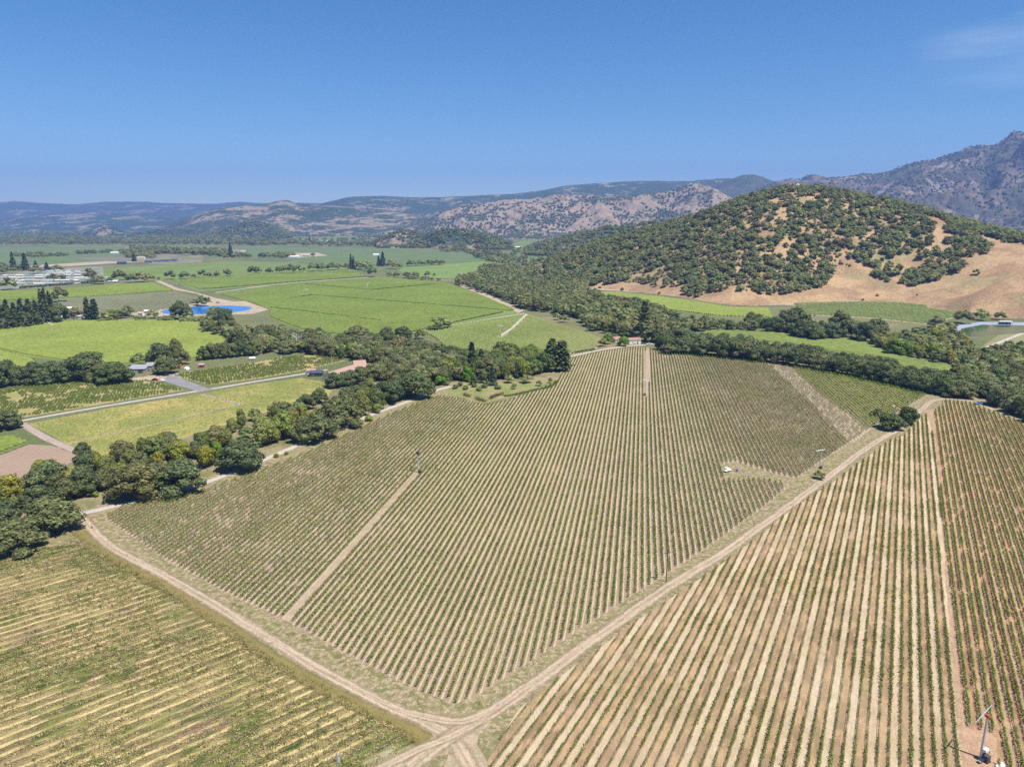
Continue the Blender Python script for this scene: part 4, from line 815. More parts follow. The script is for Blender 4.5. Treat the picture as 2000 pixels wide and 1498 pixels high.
# belt west: oaks behind the bush vines
g2 = 'oaks behind the bush vine field'
for a in [('oak_tree', 15, 752, 56, 52, DK, None), ('oak_tree', 66, 750, 52, 52, DK, None), ('oak_tree', 110, 747, 50, 56, DK, None), ('oak_tree', -20, 760, 56, 56, W_, None), ('oak_tree', 40, 752, 44, 40, W_, None), ('oak_tree', 90, 750, 40, 44, W_, None), ('oak_tree', 135, 746, 38, 44, W_, None),
          ('oak_tree', 172, 742, 66, 80, (.95, .95, .95), 'tall spreading oak behind the bush vine field, left of the grey barn'), ('oak_tree', 222, 748, 50, 74, (.75, .8, .7), 'low dark round oak in front of the tall spreading one, beside the grey barn'), ('oak_tree', 12, 838, 42, 56, DK, 'dark oak at the corner of the farm lane and the pink track'),
          ('oak_tree', 196, 744, 46, 50, W_, None), ('oak_tree', 272, 714, 28, 34, W_, None), ('oak_tree', 315, 712, 56, 54, DK, 'tall oak behind the grey barn'), ('oak_tree', 325, 730, 42, 52, W_, 'oak right in front of the grey barn wall'), ('oak_tree', 355, 712, 44, 34, LT, None), ('broadleaf_tree', 345, 700, 50, 30, (1.2, 1.0, 1.0), None)]:
    tree(*a, group=g2)
for i, px in enumerate((398, 412, 426, 440, 456, 470, 484, 498)): tree('oak_tree', px, 703 - i * 1.4, 36 + (i * 7) % 9, 30, (W_, LT, DK)[i % 3], None, g2)
# central riparian belt
g3 = 'trees of the creek belt'
lb3 = {'oak_tree': 'dark oak in the creek belt behind the ranch house', 'broadleaf_tree': 'lighter tree in the creek belt behind the ranch house', 'conifer_tree': 'dark conifer in the creek belt'}
woods([(470, 688), (510, 680), (560, 672), (640, 672), (700, 682), (760, 676), (820, 690), (880, 698), (930, 715), (940, 735), (900, 745), (850, 750), (800, 755), (745, 745), (760, 715), (700, 706), (600, 692), (500, 692)], 9.5, 12.5,
      [('oak_tree', 7, W_), ('oak_tree', 3, (1.5, 1.4, 1.6)), ('broadleaf_tree', 1.5, (.9, .85, .9)), ('broadleaf_tree', .5, BR)], lb3, g3, seed=2)
woods([(395, 640), (460, 650), (520, 655), (640, 668), (640, 676), (500, 680), (455, 672), (420, 655)], 11, 13, [('oak_tree', 5, W_), ('broadleaf_tree', 1.5, (.85, .9, .9))], {'oak_tree': 'dark oak between the blue pond and the green vineyard', 'broadleaf_tree': 'lighter tree between the blue pond and the green vineyard'}, 'trees below the blue pond', seed=3, dens=.85)
for a in [('oak_tree', 700, 668, 44, 66, (1.2, 1.1, 1.2), 'round oak at the edge of the big green vineyard'), ('oak_tree', 755, 664, 36, 40, W_, None), ('oak_tree', 788, 662, 36, 44, DK, None), ('oak_tree', 820, 662, 22, 26, W_, None), ('oak_tree', 862, 642, 34, 44, LT, 'lone oak where the big green vineyard meets the terraced block'),
          ('oak_tree', 850, 645, 14, 40, W_, None), ('conifer_tree', 922, 732, 72, 34, DK, 'tall dark conifer behind the garden palms'), ('conifer_tree', 940, 722, 46, 26, W_, None), ('broadleaf_tree', 912, 745, 46, 30, (1.0, 1.6, .5), 'vivid green tree beside the tall palm'),
          ('broadleaf_tree', 860, 752, 26, 30, (1.0, 1.6, .5), 'vivid green spreading tree at the end of the gravel road'), ('cypress_tree', 1078, 724, 70, 44, (1.9, 1.8, 1.2), 'left one of the two great conical trees at the garden corner'), ('cypress_tree', 1097, 724, 66, 42, (1.4, 1.45, 1.1), 'right one of the two great conical trees at the garden corner'),
          ('conifer_tree', 1010, 738, 34, 18, (1.0, 1.2, 2.2), 'blue spruce in the garden'), ('broadleaf_tree', 985, 735, 40, 36, BR, None), ('broadleaf_tree', 965, 725, 36, 36, LT, None), ('oak_tree', 975, 700, 36, 40, DK, None), ('broadleaf_tree', 1040, 725, 30, 34, LT, None), ('broadleaf_tree', 1028, 748, 22, 26, BR, 'round lawn tree above the garden hedge'),
          ('broadleaf_tree', 1053, 754, 15, 13, (1, 1.7, .7), 'small bright ball-shaped tree on the garden lawn'), ('broadleaf_tree', 1075, 748, 16, 10, W_, None), ('oak_tree', 1045, 728, 22, 34, W_, None), ('broadleaf_tree', 995, 748, 22, 20, W_, None), ('broadleaf_tree', 1020, 712, 30, 30, BR, None), ('broadleaf_tree', 1005, 760, 16, 12, (.9, .8, 1), None),
          ('broadleaf_tree', 945, 748, 36, 22, LT, None), ('conifer_tree', 962, 752, 44, 22, (1.0, 1.05, 1), None), ('broadleaf_tree', 925, 752, 30, 20, W_, None), ('broadleaf_tree', 985, 712, 22, 26, W_, None), ('broadleaf_tree', 900, 735, 30, 24, LT, None)]: tree(*a[:6], label=a[6] or 'garden tree among the palms and conifers round the house', group='garden trees')
woods([(860, 742), (900, 738), (950, 742), (1000, 742), (1050, 732), (1075, 728), (1040, 700), (980, 700), (930, 715)], 8, 14, [('broadleaf_tree', 3, (.95, 1, .85)), ('broadleaf_tree', 2, BR), ('oak_tree', 2, W_)], {'oak_tree': 'rounded oak in the garden grove round the house', 'broadleaf_tree': 'leafy tree in the garden grove round the house'}, 'garden grove', seed=9, wf=1.2)
tree('palm_tree', 905, 746, 54, 20, (.8, .75, .7), 'taller palm of the garden with a thin bare trunk', 'garden palms'); tree('palm_tree', 924, 741, 46, 18, (.8, .8, .75), 'shorter palm standing behind the vivid green garden tree', 'garden palms')
for i in range(9): tree('shrub', 872 + i * 12 + (i * 5) % 7, 752 + (i * 7) % 12, 10, 13, OL, 'grey-green olive bush in the row along the garden path', 'olive bushes')
tree('dead_tree', 580, 684, 40, 36, W_, 'bare white dead tree in the creek belt above the ranch vineyard', None); tree('dead_tree', 702, 672, 22, 20, W_, 'bare pale trunk under the round oak', None); tree('dead_tree', 627, 650, 24, 16, (1, 1, 1), 'thin leafless tree at the edge of the big green vineyard', None)
for px, py in ((1213, 607), (1147, 590), (1200, 600)): tree('dead_tree', px, py + 4, 20, 14, W_, 'bleached dead tree among the creek woods below the oak hill', 'dead trees in the creek woods')
# front of the pond, conifers on the left
g4 = 'tall conifers by the farmstead'
for i, (px, py, h, wd) in enumerate([(18, 642, 52, 22), (32, 641, 46, 22), (46, 640, 52, 24), (60, 638, 50, 22), (74, 636, 46, 22), (8, 644, 40, 30), (90, 632, 60, 24), (104, 628, 50, 22), (84, 622, 52, 16), (92, 620, 54, 16), (100, 622, 50, 16)]):
    tree('conifer_tree', px, py, h, wd, (1.1, 1.1, .95), 'tall conifer in the dark row left of the farmstead', g4)
for a in [('oak_tree', 118, 630, 44, 40, W_), ('oak_tree', 70, 628, 46, 40, W_), ('oak_tree', 0, 630, 40, 44, DK), ('broadleaf_tree', 145, 622, 24, 26, W_), ('cypress_tree', 172, 624, 40, 14, (1.1, 1.1, 1)), ('cypress_tree', 186, 624, 38, 16, (.9, 1, .9)), ('broadleaf_tree', 218, 626, 26, 30, LT), ('broadleaf_tree', 206, 628, 22, 24, BR),
          ('oak_tree', 250, 618, 24, 28, DK), ('broadleaf_tree', 238, 622, 22, 24, YG), ('oak_tree', 300, 622, 20, 24, W_), ('oak_tree', 270, 626, 12, 30, W_), ('oak_tree', 350, 622, 44, 34, DK), ('oak_tree', 362, 620, 36, 30, W_), ('oak_tree', 342, 618, 30, 20, W_), ('oak_tree', 428, 634, 44, 34, W_), ('oak_tree', 442, 640, 50, 36, DK), ('oak_tree', 416, 628, 34, 26, LT), ('oak_tree', 366, 622, 20, 24, W_), ('oak_tree', 118, 590, 32, 28, DK), ('oak_tree', 398, 598, 26, 30, DK), ('oak_tree', 384, 596, 14, 20, W_),
          ('broadleaf_tree', 330, 626, 12, 40, W_), ('broadleaf_tree', 370, 628, 12, 40, W_), ('broadleaf_tree', 400, 630, 14, 30, LT), ('oak_tree', 420, 636, 36, 34, W_), ('oak_tree', 408, 650, 24, 26, W_)]: tree(*a, label='tree in the hedge row between the blue pond and the yellow-green vineyard', group='trees round the blue pond')
# olive hedge and trees near the mobile homes
for i in range(28): tree('shrub', 42 + i * 5.4, 564.0 - i * 0.42, 5.5, 5.5, DK, 'round dark bush in the line beside the mobile home park', 'bush line by the park')
for a in [('oak_tree', 18, 566, 26, 28, W_), ('oak_tree', 178, 548, 26, 22, W_), ('oak_tree', 102, 548, 14, 22, DK), ('oak_tree', 123, 545, 10, 18, DK), ('oak_tree', 192, 555, 20, 26, DK), ('oak_tree', 234, 548, 24, 24, DK), ('oak_tree', 256, 552, 20, 24, W_), ('oak_tree', 276, 551, 22, 26, W_), ('oak_tree', 293, 550, 18, 20, W_), ('oak_tree', 215, 552, 12, 14, W_),
          ('conifer_tree', 27, 528, 32, 12, W_), ('conifer_tree', 51, 528, 30, 16, DK), ('conifer_tree', 70, 522, 12, 8, W_), ('oak_tree', 70, 535, 18, 28, DK), ('oak_tree', 110, 530, 14, 22, DK), ('broadleaf_tree', 15, 535, 16, 26, W_), ('conifer_tree', 92, 528, 14, 12, DK), ('broadleaf_tree', 38, 528, 14, 16, LT), ('broadleaf_tree', 3, 530, 20, 20, LT),
          ('oak_tree', 333, 546, 20, 22, DK), ('oak_tree', 361, 545, 19, 20, W_), ('oak_tree', 397, 543, 20, 20, W_), ('oak_tree', 410, 543, 14, 14, W_), ('oak_tree', 424, 542, 16, 14, (1.3, 1.1, 1.2)), ('oak_tree', 444, 541, 20, 20, DK), ('oak_tree', 493, 537, 22, 22, W_), ('oak_tree', 310, 548, 9, 8, W_), ('oak_tree', 379, 544, 10, 10, W_)]:
    tree(*a, label='oak standing between the far green vineyards and the mobile home park', group='trees beyond the pond')
for px, py, h, wd in [(503, 534, 16, 18), (526, 535, 14, 16), (545, 534, 18, 16), (558, 533, 20, 20), (570, 534, 22, 22), (583, 533, 20, 18), (594, 530, 10, 8), (610, 530, 22, 20), (622, 529, 22, 18), (632, 530, 20, 14), (648, 528, 18, 26), (662, 527, 16, 20), (677, 527, 16, 14), (700, 526, 20, 22)]:
    tree('oak_tree', px, py, h, wd, (W_, DK, LT)[int(px) % 3], 'oak in the line behind the light green vineyard', 'oak line behind the light green vineyard')
for a in [('conifer_tree', 686, 526, 32, 9, DK), ('conifer_tree', 691, 526, 28, 8, DK), ('broadleaf_tree', 703, 527, 22, 26, BR), ('oak_tree', 728, 541, 30, 24, W_), ('oak_tree', 722, 530, 24, 24, LT), ('conifer_tree', 748, 520, 30, 14, DK), ('conifer_tree', 740, 520, 22, 10, DK), ('oak_tree', 765, 525, 22, 24, W_), ('broadleaf_tree', 780, 526, 18, 18, BR),
          ('oak_tree', 760, 540, 12, 14, DK), ('oak_tree', 775, 542, 14, 16, W_), ('oak_tree', 795, 543, 16, 20, W_), ('oak_tree', 812, 544, 18, 20, W_), ('oak_tree', 835, 541, 14, 16, W_), ('oak_tree', 848, 540, 8, 8, W_), ('oak_tree', 856, 549, 8, 12, DK), ('oak_tree', 842, 549, 9, 14, DK), ('oak_tree', 826, 547, 10, 16, DK), ('oak_tree', 805, 545, 10, 20, DK)]:
    tree(*a, label='tree in the clump at the far corner of the big green vineyard', group='clump beyond the green vineyard')
for i, px in enumerate(range(800, 872, 9)): tree('oak_tree', px, 520 - i * .3, 14 + (i * 5) % 5, 15, (W_, DK)[i % 2], 'oak in the line beyond the clump of the big green vineyard', 'clump beyond the green vineyard')
# right-hand creek woods
lbR = {'oak_tree': 'oak in the creek woods below the oak hill', 'broadleaf_tree': 'pale green tree in the creek woods below the oak hill', 'conifer_tree': 'conifer in the creek woods'}
woods([(890, 556), (905, 547), (985, 532), (1040, 528), (1090, 540), (1150, 575), (1180, 590), (1250, 602), (1290, 612), (1330, 632), (1300, 655), (1240, 668), (1190, 655), (1150, 640), (1120, 622), (1070, 610), (1020, 604), (970, 580)], 11, 13.5,
      [('oak_tree', 5, W_), ('oak_tree', 3, (1.7, 1.55, 1.9)), ('broadleaf_tree', 3, (1, .95, 1.1)), ('broadleaf_tree', 1.6, YG)], lbR, 'creek woods below the oak hill', seed=4)
woods([(1290, 628), (1380, 636), (1440, 640), (1500, 634), (1560, 640), (1640, 648), (1700, 655), (1690, 662), (1600, 656), (1500, 648), (1400, 646), (1300, 655)], 10, 11, [('oak_tree', 6, W_), ('broadleaf_tree', 2, (.8, .85, .8))], lbR, 'creek woods below the oak hill', seed=5)
for a in [('oak_tree', 1467, 636, 36, 36, W_), ('oak_tree', 1488, 640, 30, 30, DK), ('oak_tree', 1548, 648, 64, 72, W_), ('oak_tree', 1512, 650, 42, 40, W_), ('oak_tree', 1572, 660, 46, 60, DK), ('oak_tree', 1592, 664, 40, 46, W_), ('oak_tree', 1640, 645, 50, 50, LT), ('oak_tree', 1660, 660, 46, 56, W_), ('oak_tree', 1690, 668, 50, 50, DK), ('oak_tree', 1712, 660, 50, 44, W_),
          ('oak_tree', 1620, 662, 40, 50, DK), ('broadleaf_tree', 1720, 682, 32, 36, (1.9, 1.6, 1.9)), ('oak_tree', 1830, 640, 26, 34, DK), ('oak_tree', 1880, 632, 30, 38, W_), ('oak_tree', 1918, 626, 24, 28, W_), ('oak_tree', 1952, 625, 18, 22, W_), ('oak_tree', 1965 - 110, 645, 18, 30, BR),
          ('broadleaf_tree', 1748, 694, 44, 40, BR), ('broadleaf_tree', 1770, 696, 38, 30, (1.3, 1.5, .7)), ('broadleaf_tree', 1745, 672, 30, 30, LT), ('oak_tree', 1770, 672, 34, 40, W_), ('oak_tree', 1795, 665, 34, 36, (1.4, 1.2, 1.2)), ('broadleaf_tree', 1820, 672, 40, 34, YG), ('broadleaf_tree', 1840, 655, 26, 24, YG), ('broadleaf_tree', 1822, 700, 36, 34, (1.4, 1.5, .8))]:
    tree(*a, label='tree of the right-hand creek woods between the pale green field and the hill', group='right-hand creek woods')
woods([(1690, 672), (1760, 668), (1850, 660), (1880, 672), (1900, 690), (1920, 715), (1890, 720), (1830, 712), (1780, 700), (1740, 690)], 9.5, 10.5, [('oak_tree', 4, W_), ('broadleaf_tree', 3, LT), ('broadleaf_tree', 2, YG), ('oak_tree', 2, (1.4, 1.25, 1.4))], 'tree of the right-hand creek woods between the pale green field and the hill', 'right-hand creek woods', seed=6)
woods([(1885, 730), (1900, 700), (1960, 690), (2060, 690), (2120, 760), (2120, 860), (2020, 828), (1985, 812), (1940, 792), (1900, 772), (1870, 770), (1850, 752)], 8.5, 11, [('oak_tree', 7, W_), ('oak_tree', 2, (1.6, 1.5, 1.8)), ('broadleaf_tree', 2, (.95, 1, .9))],
      {'oak_tree': 'oak in the thick wood at the far corner of the red soil block', 'broadleaf_tree': 'lighter tree in the thick wood at the far corner of the red soil block'}, 'wood at the corner of the red soil block', seed=7)
gd = 'dark hedge-like oaks behind the central block'
pts = [(1300, 686), (1335, 691), (1370, 695), (1400, 697), (1428, 701), (1452, 703), (1478, 706), (1505, 709), (1530, 712), (1555, 716), (1580, 720), (1606, 725), (1630, 729), (1655, 734), (1678, 738), (1700, 743), (1722, 748), (1745, 753), (1768, 758), (1790, 763), (1812, 768), (1835, 772), (1858, 776), (1880, 778)]
for i, (px, py) in enumerate(pts):
    for dx, dy in ((0, 0), (12, -8)): tree('oak_tree' if (i * 3 + dx) % 7 else 'broadleaf_tree', px + dx, py + dy - 2, (44 if i > 4 else 50) + (i * 13) % 11 - 5, 44 + (i * 7) % 9, [(.8, .85, .85), (.95, 1, 1), (1.1, 1.1, 1.15)][(i + dx) % 3], 'dark oak in the dense line closing off the central block', gd)
for px in range(1370, 1500, 17): tree('oak_tree', px, 690 + (px - 1370) * .09, 34, 30, DK, 'dark oak in the dense line closing off the central block', gd)
for i in range(6): tree('broadleaf_tree', 1302 + i * 11, 690 + (i % 2) * 2, 24, 26, (1.5, 1.9, .9), 'bright low bushy tree right of the parked cars by the white house', 'bright bushes right of the white house')
tree('conifer_tree', 1258, 666, 86, 46, (1.9, 1.7, 1.3), 'giant conifer rising from the woods behind the white house', None)
for a in [('broadleaf_tree', 1218, 676, 28, 26, (1.2, 1.7, .8), 'round green tree right in front of the white house'), ('broadleaf_tree', 1187, 672, 30, 26, BR, 'bright tree left of the white house'), ('broadleaf_tree', 1178, 677, 22, 20, W_, None), ('broadleaf_tree', 1197, 664, 18, 20, BR, None), ('broadleaf_tree', 1102, 630, 20, 20, (1.2, 1.6, .6), None), ('broadleaf_tree', 1088, 625, 18, 16, BR, None),
          ('oak_tree', 1162, 646, 22, 34, W_, None), ('oak_tree', 1230, 662, 26, 44, W_, None), ('oak_tree', 1330, 676, 50, 60, W_, None), ('oak_tree', 1290, 668, 46, 50, W_, None), ('oak_tree', 1365, 690, 40, 44, DK, None)]: tree(*a[:6], label=a[6] or 'tree beside the white house at the far end of the central block', group='trees round the white house')
# pair of trees and shrub beside the diagonal track
tree('oak_tree', 1740, 838, 40, 54, (.9, .95, .8), 'left, lower tree of the pair beside the diagonal track', None); tree('broadleaf_tree', 1772, 828, 44, 46, (.6, .65, .6), 'right, taller dark tree of the pair beside the diagonal track', None)
tree('oak_tree', 1714, 812, 16, 26, (1, 1, 1.1), 'small oak behind the pair beside the diagonal track', None); tree('broadleaf_tree', 1601, 935, 22, 20, (.85, 1.05, .6), 'single round bush at the end of the grassy path by the diagonal track', None)
# trees on the hill: density map in (photo) outline terms -- closed canopy, thin canopy and the open golden slope
def hill_trees():
    rr = np.random.default_rng(21); n = 7400; V = H_; fi = rr.uniform(0, V.shape[1] - 1.01, n); fj = rr.uniform(0, (H_nv + 14), n); P = surf(V, fi, fj); X, Y = proj(P)
    full = [(1000, 470), (1200, 420), (1400, 380), (1520, 340), (1640, 350), (1760, 380), (1806, 410), (1826, 440), (1822, 475), (1790, 495), (1745, 500), (1690, 492), (1660, 500), (1625, 530), (1612, 560), (1580, 578), (1510, 578), (1490, 575), (1400, 570), (1370, 578), (1330, 560), (1270, 565), (1240, 548), (1150, 560), (1000, 560)]
    ridge = [(1800, 395), (1850, 415), (1940, 435), (2060, 460), (2060, 482), (1960, 474), (1900, 455), (1850, 440), (1815, 425)]
    c = [[(1840, 440), (1900, 447), (1915, 470), (1900, 485), (1860, 492), (1845, 470)], [(1655, 495), (1700, 497), (1760, 505), (1765, 525), (1735, 555), (1712, 545), (1700, 525), (1660, 505)], [(1790, 492), (1870, 490), (1885, 515), (1870, 532), (1800, 560), (1762, 562), (1765, 540), (1790, 520)],
         [(1330, 545), (1400, 545), (1375, 580), (1340, 580)], [(1540, 560), (1610, 560), (1600, 575), (1545, 568)], [(1905, 470), (1940, 480), (1925, 500), (1900, 490)], [(1888, 490), (1905, 490), (1905, 505), (1885, 505)]]
    bare = [[(1500, 388), (1520, 388), (1520, 402), (1500, 400)], [(1555, 385), (1585, 385), (1580, 400), (1556, 402)], [(1640, 385), (1660, 392), (1655, 420), (1642, 415)], [(1625, 505), (1650, 485), (1672, 490), (1650, 512)], [(1445, 425), (1470, 420), (1472, 455), (1455, 455)], [(1700, 395), (1725, 400), (1720, 415), (1700, 410)], [(1230, 530), (1300, 520), (1330, 560), (1240, 575)],
            [(1395, 555), (1480, 540), (1470, 585), (1395, 590)], [(1740, 412), (1765, 418), (1755, 430), (1738, 425)]]
    d = np.zeros(n); m = inpoly(X, Y, full); d[m] = 0.74 + 0.45 * fbm(P[m, 0] / 55, P[m, 1] / 55, 3); d[inpoly(X, Y, ridge)] = 1.0
    for q in c: d[inpoly(X, Y, q)] = 0.95
    for q in bare: k = inpoly(X, Y, q); d[k] *= 0.18
    west = m & (X < 1330); d[west] += 0.2
    d[(fj > H_nv) & (X < 1860)] = 0.75
    keep = (rr.random(n) < d * 0.98) & (P[:, 2] > 1) & (X > 1065) & (X < 2080); P = P[keep]; X = X[keep]; Y = Y[keep]
    for p, x in zip(P, X):
        h = rr.uniform(6.5, 12.5); lt = rr.random() < 0.26; br = rr.uniform(1.0, 1.7)
        t = (1.45 * br, 1.35 * br, 1.25 * br) if lt else (br * .95, br, br * .95)
        TREES.append(['oak_tree', p[0], p[1], p[2] - 0.6, h, h * rr.uniform(1.15, 1.5), t, 'oak on the golden grass hill at the right' if x > 1600 else 'oak on the wooded left half of the hill', 'oaks of the hill'])
hill_trees()
rr_ = np.random.default_rng(77); n_ = 15000; P_ = surf(H_, rr_.uniform(0, H_.shape[1] - 1.01, n_), rr_.uniform(4, H_nv + 6, n_)); X_, Y_ = proj(P_)
k_ = inpoly(X_, Y_, [(1000, 470), (1200, 420), (1400, 380), (1520, 345), (1640, 355), (1760, 385), (1806, 412), (1822, 475), (1745, 500), (1660, 500), (1612, 555), (1500, 572), (1400, 565), (1300, 550), (1000, 560)]) & (rr_.random(n_) < 0.45 + 0.9 * fbm(P_[:, 0] / 40, P_[:, 1] / 40, 3))
HILL_BRUSH = P_[k_]
for (fx, fy, hh, t, lb) in [(1906, 537, 9, (1.7, 1.1, .8), 'brownish dying oak alone on the open golden slope'), (1714, 578, 4, BR, None), (1790, 577, 2.5, BR, None), (1660, 519, 4, BR, None), (1655, 517, 3, BR, None), (1686, 587, 3, DK, None), (1930, 571, 3, DK, None), (1154, 566, 5, W_, None), (1171, 566, 5, W_, None), (1214, 569, 6, W_, None), (1289, 574, 4, BR, None), (1358, 580, 7, W_, None), (1345, 578, 4, BR, None), (1636, 503, 5, BR, None)]:
    X, Y = proj(H_.reshape(-1, 3)); vis = (np.arange(len(X)) // H_.shape[1]) < H_nv; k = np.argmin(np.where(vis, (X - fx) ** 2 + (Y - fy) ** 2, 1e9)); p = H_.reshape(-1, 3)[k]
    TREES.append(['oak_tree' if lb else 'shrub', p[0], p[1], p[2] - .3, hh, hh * 1.3, t, lb or 'small bush alone on the open golden slope', None if lb else 'bushes on the open slope'])

# the nearest 290 of each kind stand as trees of their own, the rest of the oaks are one mass
def size_seen(t): return t[4] / math.dist((t[1], t[2], t[3]), (0, 0, CAM_H))
kinds = {}
for t in TREES:
    X, Y = proj((t[1], t[2], t[3] + t[4] * .5))
    if -60 < X < 2060 and t[2] > 0: kinds.setdefault(t[0], []).append(t)
rest = []
for kind, lst in kinds.items():
    lst.sort(key=size_seen, reverse=True); n = len(T[kind]); rr = random.Random(len(lst)); rest += lst[295:]
    for i, (k, x, y, z, h, wd, tint, label, group) in enumerate(lst[:295]):
        root = empty(kind, (x, y, z - (h * .07 if kind in ('oak_tree', 'broadleaf_tree') else 0)), rr.uniform(0, 6.283), (wd, wd * rr.uniform(.88, 1.1), h)); cr, tk = T[kind][i % n]
        tag(root, label or {'oak_tree': 'dark rounded oak in the belt', 'broadleaf_tree': 'leafy tree in the belt', 'shrub': 'low round shrub'}.get(kind, 'tree') + ' ' + (group and 'of ' + group or 'by the fields'), kind.replace('_tree', ' tree').replace('broadleaf tree', 'tree').replace('oak tree', 'oak'), group or 'trees of the valley')
        if label and not group: del root['group']
        c = bpy.data.objects.new({'shrub': 'foliage', 'dead_tree': 'branches', 'palm_tree': 'fronds'}.get(kind, 'crown'), cr); link(c, root); c.color = (*tint, 1)
        if tk: link(bpy.data.objects.new('trunk', tk), root)
if rest: scatter('oak_woodland', [(t[1], t[2], t[3]) for t in rest], [(t[5], t[5], t[4]) for t in rest], FAR, 5)
print('trees', {k: len(v) for k, v in kinds.items()})

def spread(poly, n, h, seed, zf=0.0, lines=False):
    P = GP(poly); rr = np.random.default_rng(seed); x0, y0 = P.min(0); x1, y1 = P.max(0); out = []
    while len(out) < n:
        x = rr.uniform(x0, x1, n); y = rr.uniform(y0, y1, n); k = inpoly(x, y, P); out += list(zip(x[k], y[k]))
    out = np.array(out[:n]); return np.c_[out, np.full(n, zf)], (h * rr.uniform(.7, 1.25, n))
A, S = [], []
for k, (poly, n, h) in enumerate([
    ([(-200, 478.5), (0, 478), (200, 478.5), (350, 478), (560, 481), (740, 483), (870, 484), (985, 491), (985, 481), (870, 477), (740, 476), (600, 474), (500, 468), (350, 468), (200, 466), (0, 462), (-200, 462)], 2600, 17),
    ([(-200, 462), (0, 462), (160, 463), (160, 456), (-200, 455)], 900, 20), ([(400, 468), (520, 468), (570, 463), (660, 463), (560, 459), (420, 460)], 500, 16),
    ([(270, 466), (400, 468), (400, 460), (280, 459)], 400, 16), ([(660, 462), (800, 462), (870, 458), (900, 457), (800, 455), (650, 456)], 420, 14),
    ([(860, 484), (985, 498), (1060, 512), (1080, 528), (1040, 530), (985, 520), (935, 508), (920, 498), (860, 492)], 170, 13), ([(985, 482), (1030, 488), (1080, 484), (1100, 500), (1060, 516), (990, 500)], 35, 12),
    ([(30, 499), (90, 499), (90, 502), (30, 502)], 40, 12), ([(55, 499), (130, 498), (135, 501), (60, 503)], 60, 10), ([(150, 495), (218, 492), (218, 494), (150, 497)], 70, 10), ([(255, 484), (275, 483), (270, 490), (255, 490)], 30, 16),
    ([(300, 493), (335, 490), (440, 494), (435, 502), (400, 500), (330, 497), (300, 498)], 170, 18), ([(245, 500), (300, 500), (300, 506), (245, 506)], 40, 14), ([(255, 484), (340, 486), (330, 496), (260, 498)], 60, 14), ([(233, 493), (260, 492), (260, 496), (233, 496)], 24, 12), ([(430, 501), (480, 500), (495, 503), (440, 505)], 24, 12),
    ([(505, 502), (575, 498), (575, 503), (555, 505), (510, 504)], 60, 13), ([(610, 500), (616, 500), (616, 503), (610, 503)], 2, 12),
    ([(570, 470), (740, 466), (780, 470), (730, 473), (600, 472)], 60, 15), ([(1000, 540), (1060, 530), (1100, 545), (1050, 560)], 40, 13),
    ([(935, 528), (975, 522), (990, 535), (950, 540)], 30, 13)]):
    p, s = spread(poly, n, h, 50 + k); A.append(p); S.append(s)
A = np.vstack(A); S = np.concatenate(S); scatter('valley_woodland', A, np.c_[S * 1.25, S * 1.25, S], FAR, 2)
# oaks dotted over the grassy ridges and knolls behind
def hollow(V):
    z = V[..., 2]; k = lambda q: sum(np.roll(q, i, 1) for i in range(-4, 5)) / 9
    zs = k(z); big = zs
    for _ in range(5): big = k(big); big[1:-1] = (big[:-2] + big[1:-1] + big[2:]) / 3
    d = big - zs; return d / (np.std(d) + 1e-6)
def ridge_trees(name, V, nv, n, h, seed, coll, dens, extra=6, pw=1.0):
    rr = np.random.default_rng(seed); fi = rr.uniform(0, V.shape[1] - 1.01, n); fj = (nv + extra) * rr.random(n) ** pw; P = surf(V, fi, fj); hw = hollow(V)[fj.astype(int), fi.astype(int)]; k = rr.random(n) < dens(P, fj / nv) + .28 * np.clip(hw, -.8, 2.2) * (name[0] in 'rm'); P = P[k]; P = P[P[:, 2] > 0]
    s = h * rr.uniform(.6, 1.25, len(P)); P[:, 2] -= s * .12; scatter(name, P, np.c_[s * 1.3, s * 1.3, s], coll, seed)
ridge_trees('ridge_woodland', D_, D_nv, 24000, 14, 31, TINY, lambda P, t: np.clip(0.12 + 1.5 * fbm(P[:, 0] / 300, P[:, 1] / 300, 4) + np.clip(0.35 - t, 0, 1) * 1.0, 0.06, 1))
ridge_trees('mountain_scrub', F_, F_nv, 22000, 14, 32, TINY, lambda P, t: np.clip(0.28 + 1.2 * fbm(P[:, 0] / 200, P[:, 1] / 200, 4) + np.clip(t - .8, 0, .3) * 3, 0.05, 1))
for nm, V, nv, n, h, dn in (('knoll_woodland', K1, K1n, 500, 13, .35), ('knoll_woodland', K2, K2n, 1500, 14, .95), ('knoll_woodland', K3, K3n, 1100, 13, .9), ('knoll_woodland', K4, K4n, 1500, 12, .5), ('knoll_woodland', K5, K5n, 1500, 13, .72)):
    ridge_trees(nm, V, nv, n, h, n, FAR if nm == 0 else TINY if n < 1200 else FAR, lambda P, t, dn=dn: np.clip(dn + .6 * fbm(P[:, 0] / 120, P[:, 1] / 120, 3), 0, 1))

